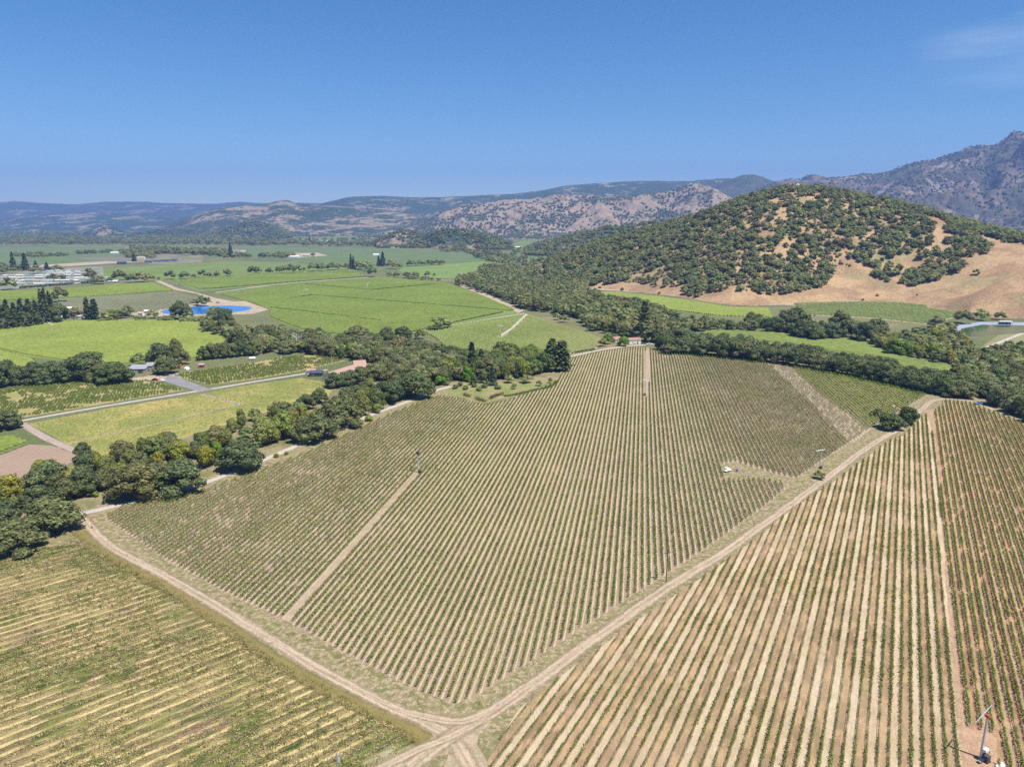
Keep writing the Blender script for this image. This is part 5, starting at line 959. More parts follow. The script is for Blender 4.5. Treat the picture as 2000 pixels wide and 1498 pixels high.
# ------------------------------------------------------------------ vineyards too far off to tell rows apart: one mass of hedge-like rows per block
def hedges(name, poly, az, sp, h, wd, mat, gaps=(), seed=0, step=3.0):
    P = GP(poly); c, s = math.cos(az), math.sin(az); U = P[:, 0] * c - P[:, 1] * s; rr = np.random.default_rng(seed); Vs, Fs = [], []; n0 = 0; H = [GP(q) for q in gaps]
    for k in range(math.ceil(U.min() / sp), int(U.max() / sp) + 1):
        seg = clipline(P, k * sp + 1e-3, az)
        for q in H: seg = cut(seg, clipline(q, k * sp + 1e-3, az))
        for a, b in seg:
            if b - a < 4: continue
            m = max(2, int((b - a) / step)); v = np.linspace(a, b, m); u = k * sp + rr.normal(size=m) * .08; hh = h * rr.uniform(.72, 1.15, m); w2 = wd * rr.uniform(.3, .62, m)
            st = []
            for du, z in ((-w2, 0.35), (-w2 * .7, hh * .9), (w2 * .7, hh), (w2, 0.35)):
                uu = u + du; zz = np.broadcast_to(z, (m,)); st.append(np.c_[uu * c + v * s, -uu * s + v * c, zz])
            Vs.append(np.stack(st, 1).reshape(-1, 3)); i = np.arange(m - 1)[:, None] * 4 + n0
            Fs.append(np.concatenate([np.concatenate([i + j, i + j + 1, i + j + 5, i + j + 4], 1) for j in range(3)])); n0 += 4 * m
    return tag(mk(name, np.vstack(Vs), np.vstack(Fs)[:, ::-1].copy(), mat), kind='stuff')
def canopy(name, a, b):
    t = NT(name); k = t.mix(t.ramp(t.noise(0.35, 5, 0.7), 0.35, 0.65), a, b); h = t.n('ShaderNodeHueSaturation'); t.l(k, h.inputs['Color'])
    t.l(t.ramp(t.noise(0.012, 4, 0.6), 0.3, 0.7, 0.88, 1.12, False), h.inputs['Value']); t.col(h.outputs[0]); return t.m
CA = canopy('canopy_green', (0.12, 0.17, 0.03), (0.215, 0.26, 0.055)); CY = canopy('canopy_yellow', (0.16, 0.20, 0.04), (0.25, 0.29, 0.065)); CB = canopy('canopy_dull', (0.14, 0.185, 0.045), (0.23, 0.265, 0.08))
hedges('vineyard_rows', [(430, 575), (560, 557), (722, 545), (740, 542), (875, 554), (920, 571), (1004, 606), (900, 628), (850, 640), (760, 658), (660, 653), (590, 643), (530, 620), (527, 605), (492, 592)], R(-62), 2.6, 1.9, 2.1, CA,
       [[(530, 601), (620, 611), (745, 627), (745, 629), (620, 613.5), (530, 604)], [(565, 584), (610, 576.5), (800, 591), (1004, 608), (1000, 612), (800, 594), (610, 579)], [(565, 552), (725, 566.5), (850, 555), (852, 556.5), (726, 568.5), (563, 553.5)]], 1)
hedges('vineyard_rows', [(335, 549), (420, 542), (600, 532), (700, 534), (715, 541), (560, 552), (420, 564), (390, 565)], R(-62), 2.6, 1.9, 2.1, CA, [], 2)
hedges('vineyard_rows', [(-40, 646), (0, 641), (100, 631), (180, 628), (330, 627), (410, 632), (440, 645), (456, 657), (400, 699), (250, 711), (130, 704), (62, 694), (0, 681), (-40, 675)], R(76), 2.6, 1.9, 2.1, CY, [], 3)
hedges('vineyard_rows', [(-60, 690), (0, 686), (60, 700), (78, 718), (0, 743), (-60, 730)], R(76), 2.6, 1.9, 2.1, CY, [], 4)
hedges('vineyard_rows', [(822, 646), (900, 633), (1000, 618), (1026, 614), (1075, 631), (1130, 646), (1170, 661), (1164, 681), (1120, 691), (1060, 695), (960, 704), (880, 690), (850, 660)], AZC, 2.4, 1.5, 1.0, CB, [[(970, 658), (1000, 639), (1028, 612), (1034, 614), (1006, 642), (980, 662)]], 5, 2.0)
hedges('vineyard_rows', [(1157, 572), (1210, 572), (1260, 578), (1350, 589), (1420, 601), (1500, 604), (1508, 621), (1400, 617), (1300, 605), (1220, 602), (1166, 591)], R(70), 2.6, 1.9, 2.1, CY, [], 6)
hedges('vineyard_rows', [(1372, 652), (1387, 647), (1500, 651), (1560, 657), (1640, 661), (1690, 669), (1720, 683), (1755, 698), (1810, 707), (1870, 719), (1885, 727), (1850, 744), (1700, 719), (1600, 699), (1450, 689)], R(-55), 2.6, 1.9, 2.0, canopy('canopy_side', (0.15, 0.195, 0.04), (0.235, 0.275, 0.075)), [[(1380, 656), (1500, 668), (1640, 688), (1750, 703), (1750, 705), (1640, 690.5), (1500, 670), (1380, 658)]], 7)
hedges('vineyard_rows', [(1550, 593), (1640, 590), (1760, 592), (1820, 598), (1862, 607), (1875, 617), (1810, 633), (1700, 621), (1560, 614)], R(-12), 4.4, 1.2, .9, canopy('canopy_pale', (0.22, 0.27, 0.07), (0.32, 0.36, 0.12)), [], 8, 2.5)
hedges('vineyard_rows', [(114, 585), (340, 571), (383, 584), (388, 592), (300, 608), (255, 611), (180, 605), (112, 602)], R(-8), 3.0, 1.3, 0.6, canopy('canopy_grey', (0.16, 0.17, 0.09), (0.22, 0.22, 0.13)), [], 9)
hedges('vineyard_rows', [(-40, 570), (90, 568), (230, 557), (300, 554), (338, 568), (180, 579), (110, 582), (-40, 590)], R(76), 2.8, 1.9, 2.1, CA, [], 10, 5)
hedges('vineyard_rows', [(-60, 866), (0, 857), (26, 852), (53, 864), (0, 884), (-60, 899)], R(62), 2.2, 1.6, 1.3, CA, [], 11, 1.5)

# bush vines in the two blocks by the farm lane
bm = qmesh('bush_vine', lobes_crown(91, dome_lobes(91, 4, 0.3, 0.3, 0.55, 0.22, 0.3), 15, 0.16, up=0.4), leafmat('bush_vine_leaves', (0.11, 0.16, 0.025), (0.25, 0.31, 0.065), 0.35))
BV = bpy.data.collections.new('bush_vine_shapes'); BV.objects.link(bpy.data.objects.new('bush_vine_shape', bm))
def bush(poly, az, sp, n_ind, seed, label, group):
    P = GP(poly); c, s = math.cos(az), math.sin(az); U = P[:, 0] * c - P[:, 1] * s; V = P[:, 0] * s + P[:, 1] * c; rr = np.random.default_rng(seed)
    u, v = np.meshgrid(np.arange(U.min(), U.max(), sp), np.arange(V.min(), V.max(), sp * .8)); u = u.ravel() + rr.normal(size=u.size) * .15; v = v.ravel() + rr.normal(size=v.size) * .25
    x, y = u * c + v * s, -u * s + v * c; k = inpoly(x, y, P) & (fbm(x / 12, y / 12, 3) > -0.34) & (rr.random(len(x)) < .93); x, y = x[k], y[k]; sz = rr.uniform(1.2, 2.0, len(x)) * (1 + .25 * fbm(x / 15 + 4, y / 15, 3))
    o = np.argsort(y)
    for i in o[:n_ind]:
        b = obj_from(bm, 'bush_vine', None, (x[i], y[i], 0), rr.uniform(0, 6), (sz[i], sz[i], sz[i] * .8)); tag(b, label, 'vine bush', group)
    o = o[n_ind:]; scatter('bush_vines', np.c_[x[o], y[o], np.zeros(len(o))], np.c_[sz[o], sz[o], sz[o] * .8], BV, seed)
bush([(0, 763), (60, 751), (130, 742), (180, 739), (250, 745), (290, 743), (358, 762), (45, 814), (-30, 824), (-50, 775)], R(66), 2.3, 150, 1, 'head-trained bush vine in the block in front of the grey barn, by the farm lane', 'bush vines in front of the grey barn')
bush([(342, 734), (375, 726), (500, 709), (545, 698), (662, 692), (672, 704), (640, 712), (580, 725), (500, 739), (412, 751), (388, 746)], R(66), 2.3, 130, 2, 'head-trained bush vine in the block between the red shed and the ranch house', 'bush vines by the red shed')
# weeds and grass tufts (uncountable)
def tufts(name, polys, n, h, mat, seed, patch=None, wid=1.0):
    rr = np.random.default_rng(seed); out = []
    for poly in polys:
        P = poly if isinstance(poly, np.ndarray) else GP(poly); x = rr.uniform(P[:, 0].min(), P[:, 0].max(), n * 3); y = rr.uniform(P[:, 1].min(), P[:, 1].max(), n * 3); k = inpoly(x, y, P)
        if patch is not None: k &= patch(x, y)
        x, y = x[k][:n], y[k][:n]; m = 8; C = np.c_[np.repeat(x, m) + rr.normal(size=len(x) * m) * .3 * wid, np.repeat(y, m) + rr.normal(size=len(x) * m) * .3 * wid, rr.uniform(.1, 1, len(x) * m) * h]
        out.append(quads(C, np.c_[rr.normal(size=(len(C), 2)) * .6, np.ones(len(C)) * .8], rr.uniform(.06, .15, len(C)) * wid, rr))
    return tag(qmesh(name, np.concatenate(out), mat, True), kind='stuff')
MB_ = leafmat('brush_leaves', (0.14, 0.16, 0.06), (0.30, 0.30, 0.13), .35, tint=False); BR_ = bpy.data.collections.new('brush_shapes'); BR_.objects.link(bpy.data.objects.new('brush_shape', crown_mesh('brush', 181, dome_lobes(181, 4, .3, .2, .5, .2, .3), 12, .12, MB_)))
rb = np.random.default_rng(6).uniform(2.5, 7.0, len(HILL_BRUSH)); scatter('hill_brush', HILL_BRUSH - np.array([0, 0, .4]), np.c_[rb * 1.3, rb * 1.3, rb], BR_, 9)
tufts('weeds', [PL], 9000, 0.45, M_weed, 1, lambda x, y: fbm(x / 18, y / 18, 4) > 0.06)
tufts('weeds', [PL], 2600, 0.8, leafmat('lime_weeds', (0.22, 0.27, 0.07), (0.34, 0.38, 0.14), 0.2), 4, lambda x, y: (fbm(x / 9 + 8, y / 9, 3) > 0.34) & (y < 175))
tufts('dry_weeds', [PL], 5000, 0.5, M_straw, 2, lambda x, y: fbm(x / 15 + 9, y / 15, 4) > 0.1)
tufts('verge_grass', [[(150, 1040), (200, 1075), (330, 1148), (430, 1213), (560, 1300), (700, 1375), (820, 1440), (812, 1452), (690, 1390), (550, 1312), (420, 1228), (320, 1162), (190, 1092), (120, 1060)]], 6000, 0.6, leafmat('rank_grass', (0.15, 0.145, 0.04), (0.30, 0.24, 0.09), 0.2), 3)
tufts('verge_grass', [[(1290, 1133), (1560, 942), (1700, 845), (1710, 855), (1590, 940), (1300, 1150), (1000, 1345), (925, 1390), (900, 1380), (1011, 1318)], [(230, 1030), (550, 1218), (820, 1358), (815, 1372), (540, 1235), (225, 1045)]], 2500, 0.25, leafmat('short_grass', (0.15, 0.17, 0.05), (0.28, 0.27, 0.12), 0.2), 5, lambda x, y: fbm(x / 6, y / 6, 3) > 0.0)
def band(pts, wd):
    C = smooth_line(GP(pts), 6); T_ = np.gradient(C, axis=0); T_ /= np.linalg.norm(T_, axis=1)[:, None]; N_ = np.c_[-T_[:, 1], T_[:, 0]]; return np.vstack([C + N_ * wd / 2, (C - N_ * wd / 2)[::-1]])
TR1 = [(185, 1040), (225, 1072), (290, 1108), (360, 1146), (450, 1200), (550, 1262), (640, 1316), (740, 1370), (830, 1410)]; TR2 = [(960, 1390), (1030, 1345), (1100, 1292), (1200, 1220), (1300, 1150), (1400, 1088), (1500, 1018), (1600, 945), (1700, 870)]
M_tw = leafmat('track_weeds', (0.20, 0.19, 0.07), (0.44, 0.36, 0.19), 0.2)
tufts('track_weeds', [band(TR1, .9), band(TR2, 1.0)], 1500, .16, M_tw, 21, lambda x, y: fbm(x / 5, y / 5, 3) > -.1, .7); tufts('track_weeds', [band(TR1, 6.4), band(TR2, 7.4)], 1500, .2, M_tw, 22, lambda x, y: fbm(x / 4 + 3, y / 4, 3) > .12, .8)
mb = MB(); rs = random.Random(8)
for Q_ in (band(TR1, 5.5), band(TR2, 6.5)):
    n_ = len(Q_) // 2
    for _ in range(420):
        i = rs.randrange(n_); a_, b_ = Q_[i], Q_[2 * n_ - 1 - i]; q_ = a_ + (b_ - a_) * rs.random() + np.array([rs.uniform(-3, 3), rs.uniform(-3, 3)]); z_ = rs.uniform(.05, .13); mb.blob((q_[0], q_[1], .06), (z_ * 1.4, z_, z_), rs.randrange(99), .25, 5, 3)
tag(mb.build('track_gravel', plain('loose_stones', (.42, .36, .30), .9, var=.3)), kind='stuff')
tufts('meadow_grass', [[(60, 827), (400, 767), (590, 739), (650, 752), (520, 800), (330, 860), (200, 895), (155, 878)]], 7000, 0.5, leafmat('meadow_leaves', (0.17, 0.20, 0.055), (0.32, 0.31, 0.11), 0.2), 6)
tufts('verge_grass', [[(160, 1000), (230, 975), (400, 930), (560, 870), (700, 812), (800, 772), (800, 760), (690, 795), (540, 860), (400, 905), (200, 960)]], 3000, 0.4, leafmat('roadside_grass', (0.16, 0.19, 0.05), (0.34, 0.30, 0.13), 0.2), 8)

# garden
sheet('garden_lawn', [(858, 762), (880, 752), (1000, 745), (1060, 745), (1092, 743), (1070, 757), (1000, 774), (950, 787), (905, 776), (862, 768)], two('dry_lawn', (0.26, 0.235, 0.10), (0.18, 0.21, 0.06), 0.12, c=(0.33, 0.26, 0.17), fscale=1.5), 0.052)
def hedge(pts, w_, h_, mat, label, cat='hedge', seed=0):
    C = smooth_line(GP(pts), 0.8); rr = np.random.default_rng(seed); m = 26; n = len(C); X = np.repeat(C, m, 0); Cc = np.c_[X + rr.normal(size=X.shape) * w_ * .35, rr.uniform(.1, 1, len(X)) * h_]
    return tag(qmesh('hedge', quads(Cc, np.c_[rr.normal(size=(len(Cc), 2)) * .7, np.ones(len(Cc)) * .6], rr.uniform(.15, .32, len(Cc)), rr), mat, True), label, cat)
M_hedge = leafmat('hedge_leaves', (0.08, 0.12, 0.03), (0.15, 0.19, 0.05), .2); M_redh = leafmat('red_hedge_leaves', (0.16, 0.06, 0.03), (0.14, 0.12, 0.04), .2)
hedge([(1090, 745), (1075, 756), (1040, 764), (1005, 772), (985, 775)], 1.2, 1.2, M_hedge, 'clipped green hedge curving round the garden lawn')
hedge([(982, 771), (965, 776), (958, 780)], 2.2, 1.8, M_redh, 'reddish hedge near the tip of the garden', seed=1); hedge([(948, 785), (940, 783), (930, 779)], 2.2, 1.8, M_redh, 'reddish bush row left of the garden tip', 'bush', 2); hedge([(917, 776), (906, 772)], 2.2, 1.7, M_redh, 'small reddish bush row by the gravel road end of the garden', 'bush', 3)
hedge([(1122, 690), (1145, 686), (1162, 684)], 2.4, 1.6, M_hedge, 'low green hedge beside the white lane behind the central block', seed=4)

# ------------------------------------------------------------------ wind machines, poles
M_steel = plain('galvanised_steel', (0.55, 0.57, 0.60), 0.45, 0.3, 0.06); M_dsteel = plain('dark_machine', (0.075, 0.07, 0.066), 0.7, var=.15); M_wht = plain('machine_white', (0.80, 0.80, 0.80), 0.45); M_red = plain('red_paint', (0.55, 0.05, 0.04), 0.5)
M_pole = plain('pole_wood', (0.10, 0.075, 0.055), 0.9, var=.2); M_glass = plain('window_glass', (0.03, 0.04, 0.055), 0.08, spec=0.6); M_navy2 = plain('navy_panel', (.02, .04, .13), .3); M_blue = plain('blue_paint', (0.06, 0.14, 0.42), 0.35); M_black = plain('black_rubber', (0.02, 0.02, 0.022), 0.8)
mwt = {}
def wind_machine(x, y, h, az, label, group=None, tank=False, dark=False, plane=0.25):
    k = 'd' if dark else 't' if tank else 'w'; r = empty('wind_machine', (x, y, 0), az); tag(r, label, 'wind machine', group)
    if k not in mwt:
        d = {}
        d['tower'] = MB().tube((0, 0, 0), (0, 0, 9.7), .27, .2, 10).tube((0, 0, 0), (0, 0, .15), .45, .45, 10).build('tower', M_steel, do_link=False)
        d['engine_box'] = MB().box(-.55, .55, -1.6, -.35, .3, 1.5, .04).box(-.65, .65, -1.7, -.25, 0, .3).tube((.5, -1.2, 1.7), (.5, -1.2, 2.4), .06, .06, 6).build('engine_box', M_dsteel if not tank else M_dsteel, do_link=False)
        d['gearbox'] = MB().box(-.22 * (2.6 if dark else 1), .22 * (2.6 if dark else 1), -.35 * (2 if dark else 1), .5, 9.65 - (.5 if dark else 0), 10.15 + (.3 if dark else 0), .15).tube((0, .4, 9.95), (0, .75, 10.0), .1, .08, 8).build('gearbox', M_dsteel if dark else M_red, do_link=False)
        for nm, sg in (('fan_blade', 1), ('fan_blade.', -1)):
            mb = MB(); V = []
            for i in range(7):
                t = i / 6; w2 = (.16 if tank else .22) * (1 - .45 * t); tw = .5 - .35 * t; xx = sg * (.08 + 2.75 * t)
                for a, b in ((-1, -.03), (1, -.03), (1, .03), (-1, .03)): V.append((xx, .75 + a * w2 * math.sin(tw) + b * math.cos(tw), 10.0 + a * w2 * math.cos(tw) - b * math.sin(tw)))
            F = [(4 * i + j, 4 * i + (j + 1) % 4, 4 * i + 4 + (j + 1) % 4, 4 * i + 4 + j) for i in range(6) for j in range(4)] + [(3, 2, 1, 0), (24, 25, 26, 27)]
            d[nm] = mb.add(V, F).build('fan_blade', M_dsteel if dark else M_steel if tank else M_wht, do_link=False)
        if tank:
            d['fuel_tank'] = MB().tube((1.0, -3.6, .75), (-.9, -3.6, .75), .55, .55, 16).blob((1.0, -3.6, .75), (.25, .55, .55), 1, 0, 12, 8).blob((-.9, -3.6, .75), (.25, .55, .55), 1, 0, 12, 8).build('fuel_tank', M_wht, do_link=False)
            d['control_panel'] = MB().box(-.55, .55, -.4, -.3, 1.0, 2.5).box(-.6, .6, -1.1, -.3, 2.35, 2.75, .1).build('control_panel', M_wht, do_link=False)
            d['side_panel'] = MB().box(-1.9, -1.1, -1.3, -.6, .95, 1.0).tube((-1.5, -1, 0), (-1.5, -1, .95), .05, .05, 6).build('side_panel', M_navy2, do_link=False)  # flat dark navy slab on a short post beside the engine box
        mwt[k] = d
    s = h / 10.2; r.scale = (s, s, s)
    for nm, me in mwt[k].items():
        o = link(bpy.data.objects.new(nm.rstrip('.'), me), r)
        if 'blade' in nm:
            c = Vector((0, .75, 10.0)); M = Matrix.Translation(c) @ Matrix.Rotation(plane, 4, 'Y') @ Matrix.Translation(-c); o.matrix_local = M
x, y = G(1915, 1480); wind_machine(x, y, 10.4, R(28), 'nearest wind machine with long pale blades and a white tank', None, True, plane=-0.42)
x, y = G(817, 923); wind_machine(x, y, 9.8, R(60), 'wind machine with a dark head where the bare lane ends', None, False, True, plane=1.2)
x, y = G(1260, 772); wind_machine(x, y, 9.8, R(-20), 'wind machine with white blades at the near end of the lane to the white house', None, plane=0.2)
x, y = G(1746, 828); wind_machine(x, y, 9.8, R(30), 'wind machine half hidden behind the pair of trees by the diagonal track', None, plane=0.5)
x, y = G(1601, 914); wind_machine(x, y, 8.5, R(10), 'wind machine just behind the single round bush by the diagonal track', None, plane=-0.1)
for i, (px, py, lb) in enumerate([(977, 657, 'wind machine at the end of the path in the terraced vineyard'), (101, 652, 'wind machine in the yellow-green vineyard'), (95, 568, 'wind machine by the round bushes in front of the mobile home park'), (348, 556, 'wind machine at the corner of the dirt tracks above the blue pond'), (597, 541, 'wind machine in the light green vineyard'), (599, 579, 'wind machine in the left part of the big green vineyard'),
                                  (718, 568, 'wind machine where the faint tracks meet in the big green vineyard'), (1220, 586, 'wind machine in the vineyard strip at the foot of the oak hill'), (1592, 617, 'wind machine between the creek woods and the golden slope'), (874, 532, 'wind machine beyond the oak clump, leftmost of the far three'), (893, 527, 'wind machine beyond the oak clump, middle of the far three'), (923, 521, 'wind machine beyond the oak clump, rightmost of the far three')]):
    x, y = G(px, py); wind_machine(x, y, 10.5, R(37 * i), lb, 'far wind machines', plane=0.7 * i)
def pole(x, y, h, label, arm=True, mat=None, group=None):
    r = empty('utility_pole' if arm else 'lamp_post', (x, y, 0), R(20)); tag(r, label, 'pole', group); MB().tube((0, 0, 0), (0, 0, h), .16, .11, 8).build('post', mat or M_pole, r)
    if arm:
        MB().box(-1.2, 1.2, -.06, .06, h - .7, h - .55).build('crossarm', mat or M_pole, r); MB().tube((.35, .25, h - 2.3), (.35, .25, h - 1.3), .24, .24, 8).build('transformer', M_steel, r)
        for q in (-1.1, -.4, .4, 1.1): MB().tube((q, 0, h - .55), (q, 0, h - .3), .05, .04, 6).build('insulator', M_wht, r)
    else: MB().box(-.3, .3, -.1, .1, h - .1, h + .1).build('lamp', M_steel, r)
x, y = G(1301, 1137); pole(x, y, 10.7, 'utility pole with crossarm between the central block and the diagonal track')
x, y = G(657, 1472, 10.5); pole(x, y, 10.8, 'utility pole whose top stands in the weedy left field', mat=plain('grey_pole', (.3, .28, .26), .9))
x, y = G(648, 715); pole(x, y, 10.5, 'tall white pole between the bush vines and the ranch house roof', False, M_steel); x, y = G(1156, 692); pole(x, y, 8.5, 'wooden pole beside the lane to the white house', True)
x, y = G(1246, 673); pole(x, y, 8, 'wooden pole at the right corner of the white house', True); x, y = G(1721, 812); pole(x, y, 8, 'pole behind the low tree beside the diagonal track', False)

# equipment in the grassy pocket
x, y = G(1421, 921); r = empty('equipment_trailer', (x, y, 0), R(35)); tag(r, 'white equipment trailer parked in the grassy pocket of the central block', 'trailer')
MB().box(-1.9, 1.9, -.7, .7, .6, .8).tube((1.9, 0, .65), (3.0, 0, .55), .06, .06, 6).build('bed', M_wht, r); MB().box(-1.8, 1.8, -.1, .1, -.35, .35, M=Matrix.Translation((0, .2, 1.7)) @ Matrix.Rotation(.35, 4, 'Y')).box(-.7, .3, -.6, .6, .8, 1.5, .1).build('folded_fan', M_wht, r)
for sx in (-.75, .75): MB().tube((0, sx - .1, .35), (0, sx + .1, .35), .35, .35, 12).build('wheel', M_black, r)
x, y = G(1437, 921); r = empty('pump_station', (x, y, 0), R(10)); tag(r, 'slim pole with a small blue pump in the grassy pocket', 'pump'); MB().tube((0, 0, 0), (0, 0, 4.6), .13, .11, 8).build('post', M_steel, r); MB().tube((.5, -.3, 0), (.5, -.3, 1.2), .35, .35, 10).blob((.5, -.3, 1.25), (.35, .35, .2), 2, 0).build('pump_tank', M_blue, r)

# ------------------------------------------------------------------ vehicles and the person
def vehicle(x, y, rz, label, paint, kind='car', s=1.0, group=None):
    r = empty('pickup_truck' if kind == 'truck' else 'parked_car', (x, y, 0), rz, s); tag(r, label, 'truck' if kind == 'truck' else 'car', group); b = MB()
    if kind == 'truck': prof = [(-2.7, .45), (2.6, .45), (2.65, .85), (2.45, 1.05), (1.35, 1.12), (.75, 1.75), (-.75, 1.78), (-.95, 1.1), (-2.7, 1.1)]; gl = [(1.30, 1.14), (.76, 1.70), (-.72, 1.72), (-.88, 1.14)]
    else: prof = [(-2.2, .4), (2.15, .4), (2.25, .7), (2.1, .9), (1.15, .98), (.5, 1.42), (-1.0, 1.45), (-1.75, 1.05), (-2.2, .95)]; gl = [(1.08, 1.0), (.48, 1.37), (-.97, 1.40), (-1.6, 1.05)]
    n = len(prof); V = []
    for xx, kx in ((-.9, .0), (.9, .0)):
        for a, z in prof: V.append((xx * (1 - .16 * max(0, z - .95) / .6), a, z))
    b.add(V, [(i, (i + 1) % n, n + (i + 1) % n, n + i) for i in range(n)] + [tuple(range(n - 1, -1, -1)), tuple(range(n, 2 * n))]).build('body', paint, r)
    MB().prism([(a * .98, z + .02) for a, z in gl], -.87, .87).build('window', M_glass, r)
    for sx in (-.82, .82):
        for yy in ((1.7, -1.7) if kind == 'truck' else (1.38, -1.35)): MB().tube((sx - .12, yy, .36), (sx + .12, yy, .36), .36, .36, 12).build('wheel', M_black, r)
        MB().box(sx * .75 - .15, sx * .75 + .15, 2.2 if kind != 'truck' else 2.6, 2.27 if kind != 'truck' else 2.68, .62, .78).build('headlight', M_glass, r)
def V_(px, py, *a, **k): x, y = G(px, py); vehicle(x, y, *a, **k)
V_(1912, 790, R(-75), 'blue pickup truck parked under the oaks above the red soil block', plain('metal_blue', (.16, .28, .60), .3, .2), 'truck'); V_(303, 743, R(-100), 'dark car parked on the drive by the grey barn', M_black); V_(316, 745, R(-85), 'white car on the drive, right of the dark car', M_wht); V_(310.5, 744.5, R(-95), 'red car between the dark and the white one on the drive', M_red)
V_(1257, 672, R(60), 'dark blue car beside the white house', plain('navy', (.03, .05, .14), .3)); V_(1269, 674, R(80), 'white pickup truck at the end of the lane by the white house', M_wht, 'truck'); V_(1284, 674, R(95), 'dark car in the shade right of the white pickup', M_black); V_(1292, 676, R(85), 'rightmost dark car under the trees by the white house', plain('slate', (.06, .07, .10), .3))
V_(153, 1013, R(-70), 'pale car half hidden by the corner oak at the gravel road', M_wht); V_(425, 592, R(80), 'blue tractor-sized vehicle by the oak above the blue pond', M_blue, 'truck'); V_(506, 583, R(60), 'small orange vehicle at the edge of the big green vineyard', plain('orange_paint', (.7, .22, .04), .4)); V_(579, 578, R(10), 'dark vehicle in the big green vineyard', M_black, 'truck')
def person(x, y):
    me = bpy.data.meshes.new('person'); J = [(0, 0, .95), (0, .0, 1.2), (0, 0, 1.45), (0, 0, 1.55), (0, .02, 1.68), (.2, 0, 1.42), (.27, .03, 1.15), (.26, .12, .92), (-.2, 0, 1.42), (-.28, 0, 1.15), (-.27, .08, .92), (.1, 0, .9), (.11, .06, .5), (.11, 0, .07), (.11, .14, .04), (-.1, 0, .9), (-.12, -.05, .5), (-.13, -.14, .07), (-.13, 0, .04)]
    E_ = [(0, 1), (1, 2), (2, 3), (3, 4), (2, 5), (5, 6), (6, 7), (2, 8), (8, 9), (9, 10), (0, 11), (11, 12), (12, 13), (13, 14), (0, 15), (15, 16), (16, 17), (17, 18)]; me.from_pydata(J, E_, []); me.materials.append(plain('skin', (.45, .27, .18), .6))
    o = link(bpy.data.objects.new('person', me)); o.location = (x, y, 0); o.rotation_euler = (0, 0, R(150)); m = o.modifiers.new('skin', 'SKIN'); Rr = [.14, .15, .16, .06, .105, .06, .045, .04, .06, .045, .04, .1, .07, .05, .04, .1, .07, .05, .04]
    for i, q in enumerate(Rr): me.skin_vertices[0].data[i].radius = (q, q * .85)
    me.skin_vertices[0].data[0].use_root = True; o.modifiers.new('sub', 'SUBSURF').levels = 1; tag(o, 'person in a white shirt and dark trousers walking on the dirt track by the junction', 'person')
    def bit(name, js, es, rs, mat):
        m2 = bpy.data.meshes.new(name); m2.from_pydata([J[j] for j in js], [(js.index(a), js.index(b)) for a, b in es], []); m2.materials.append(mat); q = link(bpy.data.objects.new(name, m2), o); q.modifiers.new('skin', 'SKIN')
        for i, v in enumerate(rs): m2.skin_vertices[0].data[i].radius = (v, v * .9)
        m2.skin_vertices[0].data[0].use_root = True; q.modifiers.new('sub', 'SUBSURF').levels = 1
    bit('shirt', [0, 1, 2, 5, 6, 8, 9], [(0, 1), (1, 2), (2, 5), (5, 6), (2, 8), (8, 9)], [.17, .18, .18, .085, .07, .085, .07], M_wht); bit('trousers', [0, 11, 12, 13, 15, 16, 17], [(0, 11), (11, 12), (12, 13), (0, 15), (15, 16), (16, 17)], [.16, .12, .09, .075, .12, .09, .075], M_dsteel)
    MB().blob((0, -.01, 1.74), (.115, .12, .09), 1, .02).build('hair', M_black, o)
person(*G(180, 1032))

# ------------------------------------------------------------------ buildings
M_terra = two('terracotta_tiles', (0.37, 0.235, 0.18), (0.44, 0.30, 0.235), 0.8, fscale=3); M_cream = plain('cream_wall', (.62, .55, .45), .85, var=.08); M_gwall = plain('grey_boards', (.30, .29, .27), .85, var=.15); M_groof = plain('grey_metal_roof', (.42, .41, .42), .5, .3, .06)
M_navy = plain('dark_blue_roof', (.07, .08, .14), .5, var=.15); M_whr = plain('white_roof', (.74, .73, .70), .6, var=.06); M_rroof = plain('red_roof', (.36, .20, .16), .7, var=.15); M_tanr = plain('tan_roof', (.48, .40, .31), .8, var=.1); M_door = plain('dark_door', (.08, .06, .05), .7); M_aqua = plain('aqua_roof', (.35, .52, .52), .6)
def house(x, y, z, L_, W2, H, RH, rz, wall, roof, label, cat='house', name='house', wins=3, group=None, shed=False, ov=.4, doors=1):
    r = empty(name, (x, y, z), rz); tag(r, label, cat, group); hx, hy = L_ / 2, W2 / 2
    if shed:
        MB().prism([(-hy, -.3), (hy, -.3), (hy, H + RH), (-hy, H)], -hx, hx).build('wall', wall, r); MB().prism([(-hy - ov, H - ov * RH / W2 + .02), (hy + ov, H + RH + ov * RH / W2 + .02), (hy + ov, H + RH + ov * RH / W2 + .2), (-hy - ov, H - ov * RH / W2 + .2)], -hx - ov, hx + ov).build('roof', roof, r)
    else:
        MB().prism([(-hy, -.3), (hy, -.3), (hy, H), (0, H + RH), (-hy, H)], -hx, hx).build('wall', wall, r)
        e = H - ov * RH / hy + .02; MB().prism([(-hy - ov, e), (0, H + RH + .02), (hy + ov, e), (hy + ov, e + .2), (0, H + RH + .24), (-hy - ov, e + .2)], -hx - ov, hx + ov).build('roof', roof, r)
    for i in range(wins):
        q = -hx + L_ * (i + .7) / (wins + .4)
        for sy in (-1, 1):
            if doors and i == wins // 2 and sy < 0: MB().box(q - .55, q + .55, -hy - .05, -hy + .05, 0, 2.1).build('door', M_door, r)
            else:
                f = MB().box(q - .65, q + .65, sy * hy - .05, sy * hy + .05, .95, 2.15).build('window', M_wht, r); MB().box(q - .52, q + .52, sy * hy - .07, sy * hy + .07, 1.05, 2.05).build('pane', M_glass, f)
    return r
